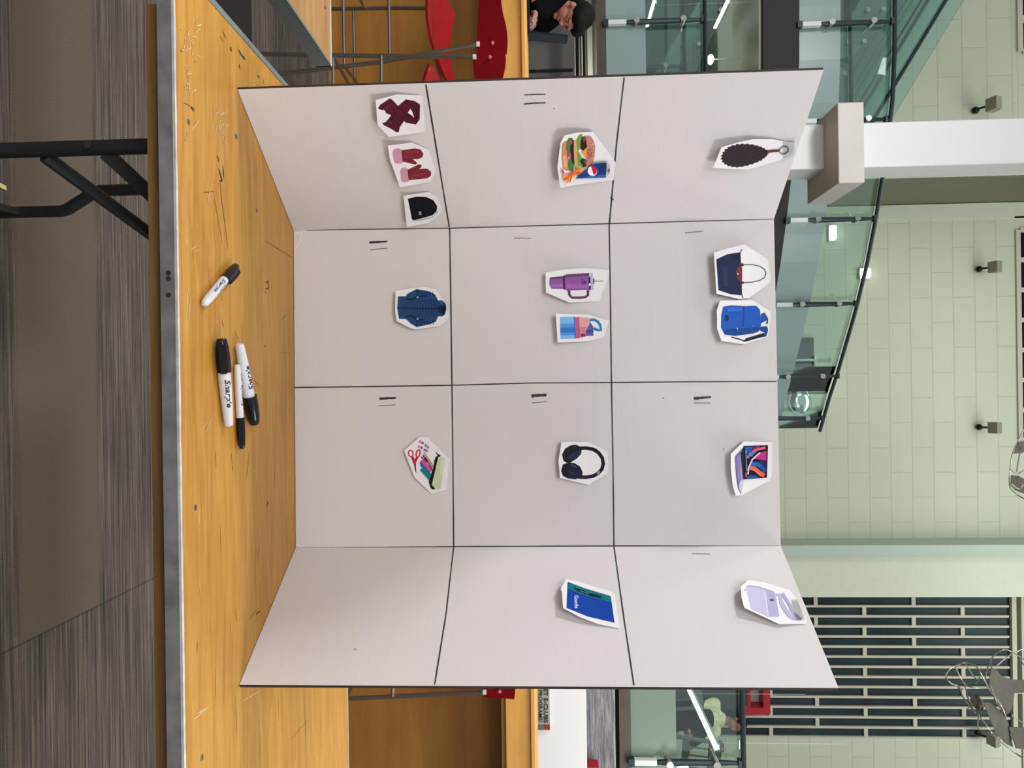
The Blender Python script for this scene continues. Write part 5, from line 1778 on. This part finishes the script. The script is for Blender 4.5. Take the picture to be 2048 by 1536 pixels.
glare_spot('small glowing patch for a glass reflection at the curved handrail, right of the column', 1731, 546, .15, .15, M_BULB_GLARE)
glare_spot('white glowing patch for a glass reflection seen through the curved railing beside the column', 1666, 465, .22, .10, M_TUBE_GLARE)
glare_spot('small glowing patch for a glass reflection low behind the curved railing end', 1650, 772, .10, .10, M_BULB_GLARE)
p = at(1421, 119, 8.15)
gb = empty('globe_lamp', V((p.x, 8.15, p.z)), 'oval glowing lamp behind the lower left railing beside the display board', 'lamp')
MB().ball(p, (.055, .055, .035), M_BULB_GLARE, 16, 10).build('bulb', gb, True)
MB().tube([(p.x, 8.15, p.z + .03), (p.x, 8.15, UD - .36)], .008, M_STUB, 8).build('stem', gb)

# dark notice panel and reflection dome on the wall behind the curved railing
q0, q1 = at(1585, 676, BW - .03), at(1628, 771, BW - .03)
nb = MB().box((q0.x, BW - .05, q0.z), (q1.x, BW, q1.z), mat('dark_navy_panel', hx('2b3340', .8), .35)).build('notice_panel')
tag(nb, 'dark navy panel on the block wall behind the curved railing', 'panel')
qa = at(1610, 722, BW - .06)
MB().box((q0.x, BW - .06, at(1600, 719, BW).z * 0 + q0.z), (q0.x, BW - .05, q0.z), M_STUB) if False else None
box('divider', (at(1600, 718, BW - .06).x, BW - .06, q0.z), (at(1600, 723, BW - .06).x, BW - .05, q1.z), M_STUB, nb)
qm = at(1604, 803, BW - .08)  # silvery dome added in place of a round reflection in the glass
rm_ = empty('reflection_dome', V((qm.x, BW - .08, qm.z)), 'silvery dome for a round reflection, on the block wall beside the dark navy panel', 'mirror')
MB().ball((qm.x, BW - .02, qm.z), (.20, .07, .18), mat('reflection_silver', (.75, .8, .76), .12, 1.0), 20, 12).build('dome', rm_, True)
MB().tube([(qm.x + .21 * math.cos(i * PI / 12), BW - .02, qm.z + .19 * math.sin(i * PI / 12)) for i in range(24)], .015, M_STUB, 8, True).build('rim', rm_, True)


# floodlights on the wall
def flood(ix, iy, label, BW=BW):
    p = at(ix, iy, BW - .3)
    o = empty('wall_floodlight', V((p.x, BW, p.z)), label, 'floodlight', 'floodlights under the high windows')
    hd = MB()
    hd.prism([(p.x - .085, BW - .36, p.z + .02), (p.x - .085, BW - .30, p.z + .13), (p.x - .085, BW - .16, p.z + .10), (p.x - .085, BW - .20, p.z - .03)], (.17, 0, 0), mat('beige_housing', hx('a29c8b', .8), .5))
    hd.build('head', o)
    MB().tube([(p.x, BW - .2, p.z + .01), (p.x, BW - .1, p.z - .06), (p.x, BW - .03, p.z - .07)], .016, M_DARKF, 8).build('arm', o)
    MB().ball((p.x, BW - .045, p.z - .07), (.05, .05, .05), M_CAP, 12, 8).build('mount', o, True)


flood(1984, 206, 'beige floodlight high on the block wall left of the white column', LW)
flood(1987, 533, 'beige floodlight high on the block wall nearest the right side of the column')
flood(1987, 856, 'beige floodlight high on the block wall nearest the green vertical trim')
flood(1984, 1482, 'beige floodlight high on the pale wall right of the slatted window')


# ------------------------------------------------------------------ wire sculptures hanging under the roof
def wire_sculpture(label, crop, Y, wires, sheets, seed):
    x0, y0, s = crop
    rd = random.Random(seed)

    def W_(q, dy):
        return at(x0 + q[0] / s, y0 + q[1] / s, Y + dy)
    c_ = W_(sheets[0][0], 0)
    o = empty('wire_sculpture', c_, label, 'sculpture', 'hanging wire sculptures')
    for w in wires:
        d0, d1 = rd.uniform(-.18, .18), rd.uniform(-.18, .18)
        n = len(w)
        pts = []
        P = [W_(q, d0 + (d1 - d0) * i / (n - 1) + .06 * math.sin(i * 1.3)) for i, q in enumerate(w)]
        for i in range(n - 1):
            a, b, c2_, d = P[max(i - 1, 0)], P[i], P[i + 1], P[min(i + 2, n - 1)]
            for k in range(5):
                t_ = k / 5
                pts.append(0.5 * ((2 * b) + (c2_ - a) * t_ + (2 * a - 5 * b + 4 * c2_ - d) * t_ ** 2 + (3 * b - a - 3 * c2_ + d) * t_ ** 3))
        pts.append(P[-1])
        MB().tube(pts, .0035, M_WIRE, 8).build('bent_wire', o, True)
    for sh in sheets:
        g = rd.uniform(-.5, .5)
        ys = [q[0] for q in sh]
        m0 = sum(ys) / len(ys)
        P = [W_(q, g * (q[0] - m0) / s / F * Y * 1.5 + rd.uniform(-.01, .01)) for q in sh]
        MB().prism(P, (0, .004, 0), M_MESHSH).build('mesh_petal', o)
    top = W_(sheets[0][len(sheets[0]) // 2], 0)
    MB().tube([top, V((top.x, top.y, 8.5))], .0015, M_WIRE, 6).build('hanging_cable', o)


wire_sculpture('bent wire sculpture with grey mesh petals hanging in front of the slatted window', (1860, 1280, 6.0), 4.3,
               [[(400, 275), (290, 310), (200, 400), (200, 470), (270, 530), (330, 545)], [(300, 330), (400, 275), (530, 300), (590, 370), (650, 480), (750, 650), (860, 800), (920, 960)],
                [(300, 310), (340, 400), (420, 530), (520, 570), (690, 580)], [(690, 570), (665, 450), (720, 260), (800, 160), (900, 115), (990, 150), (1128, 230)],
                [(420, 550), (440, 640), (500, 800), (580, 900), (700, 1050), (800, 1180), (1000, 1340), (1128, 1420)], [(330, 545), (350, 590), (410, 585)],
                [(590, 900), (570, 1030), (640, 1110), (740, 1112)], [(800, 310), (880, 240), (960, 180), (1128, 100)], [(430, 290), (510, 420), (560, 470), (600, 450), (540, 530)],
                [(350, 560), (400, 690), (450, 760), (540, 870)], [(980, 900), (1040, 950), (1128, 1000)], [(940, 1090), (1000, 1200), (1040, 1310)], [(440, 830), (500, 780), (560, 690), (620, 720), (640, 800)],
                [(1060, 1060), (1080, 1180), (1128, 1300)], [(730, 260), (740, 400), (720, 520), (800, 760)], [(1070, 230), (1128, 300)]],
               [[(735, 330), (790, 350), (870, 440), (1000, 478), (1180, 480), (1180, 625), (1012, 640), (1000, 760), (955, 880), (900, 890), (820, 800), (740, 640), (705, 540)],
                [(640, 750), (720, 750), (840, 840), (940, 990), (1000, 1290), (900, 1240), (780, 1100), (700, 900)], [(480, 680), (590, 670), (650, 780), (640, 830), (600, 862), (540, 820)],
                [(945, 1045), (1180, 1050), (1180, 1320), (1040, 1300)]], 4)
wire_sculpture('small wire and mesh sculpture at the top right photo edge, left of the slatted window', (1930, 780, 4.65), 4.6,
               [[(600, 300), (549, 370), (490, 480), (440, 600), (420, 740), (415, 890), (470, 960), (549, 1010), (640, 1040)], [(420, 740), (490, 785), (549, 830), (640, 880)],
                [(490, 480), (560, 470), (640, 480)], [(450, 590), (500, 570), (549, 500)], [(480, 760), (510, 590), (549, 480)], [(430, 870), (500, 920), (549, 870), (600, 800)], [(490, 780), (560, 745), (640, 750)]],
               [[(432, 790), (500, 800), (640, 900), (640, 1000), (549, 965), (470, 935), (425, 885)], [(455, 590), (500, 480), (560, 475), (600, 560), (520, 590)]], 9)

# scrap on the carpet
q = onz(5, 373, 0.002)
sp_ = MB().prism([q + V((-.006, -.01, 0)), q + V((.005, -.008, 0)), q + V((.006, .012, 0)), q + V((-.004, .009, 0))], (0, 0, .0015), mat('yellow_scrap', hx('c9c184'), .7)).build('paper_scrap', None, loc=(q.x, q.y, 0))
tag(sp_, 'tiny pale yellow scrap on the carpet under the table', 'scrap')
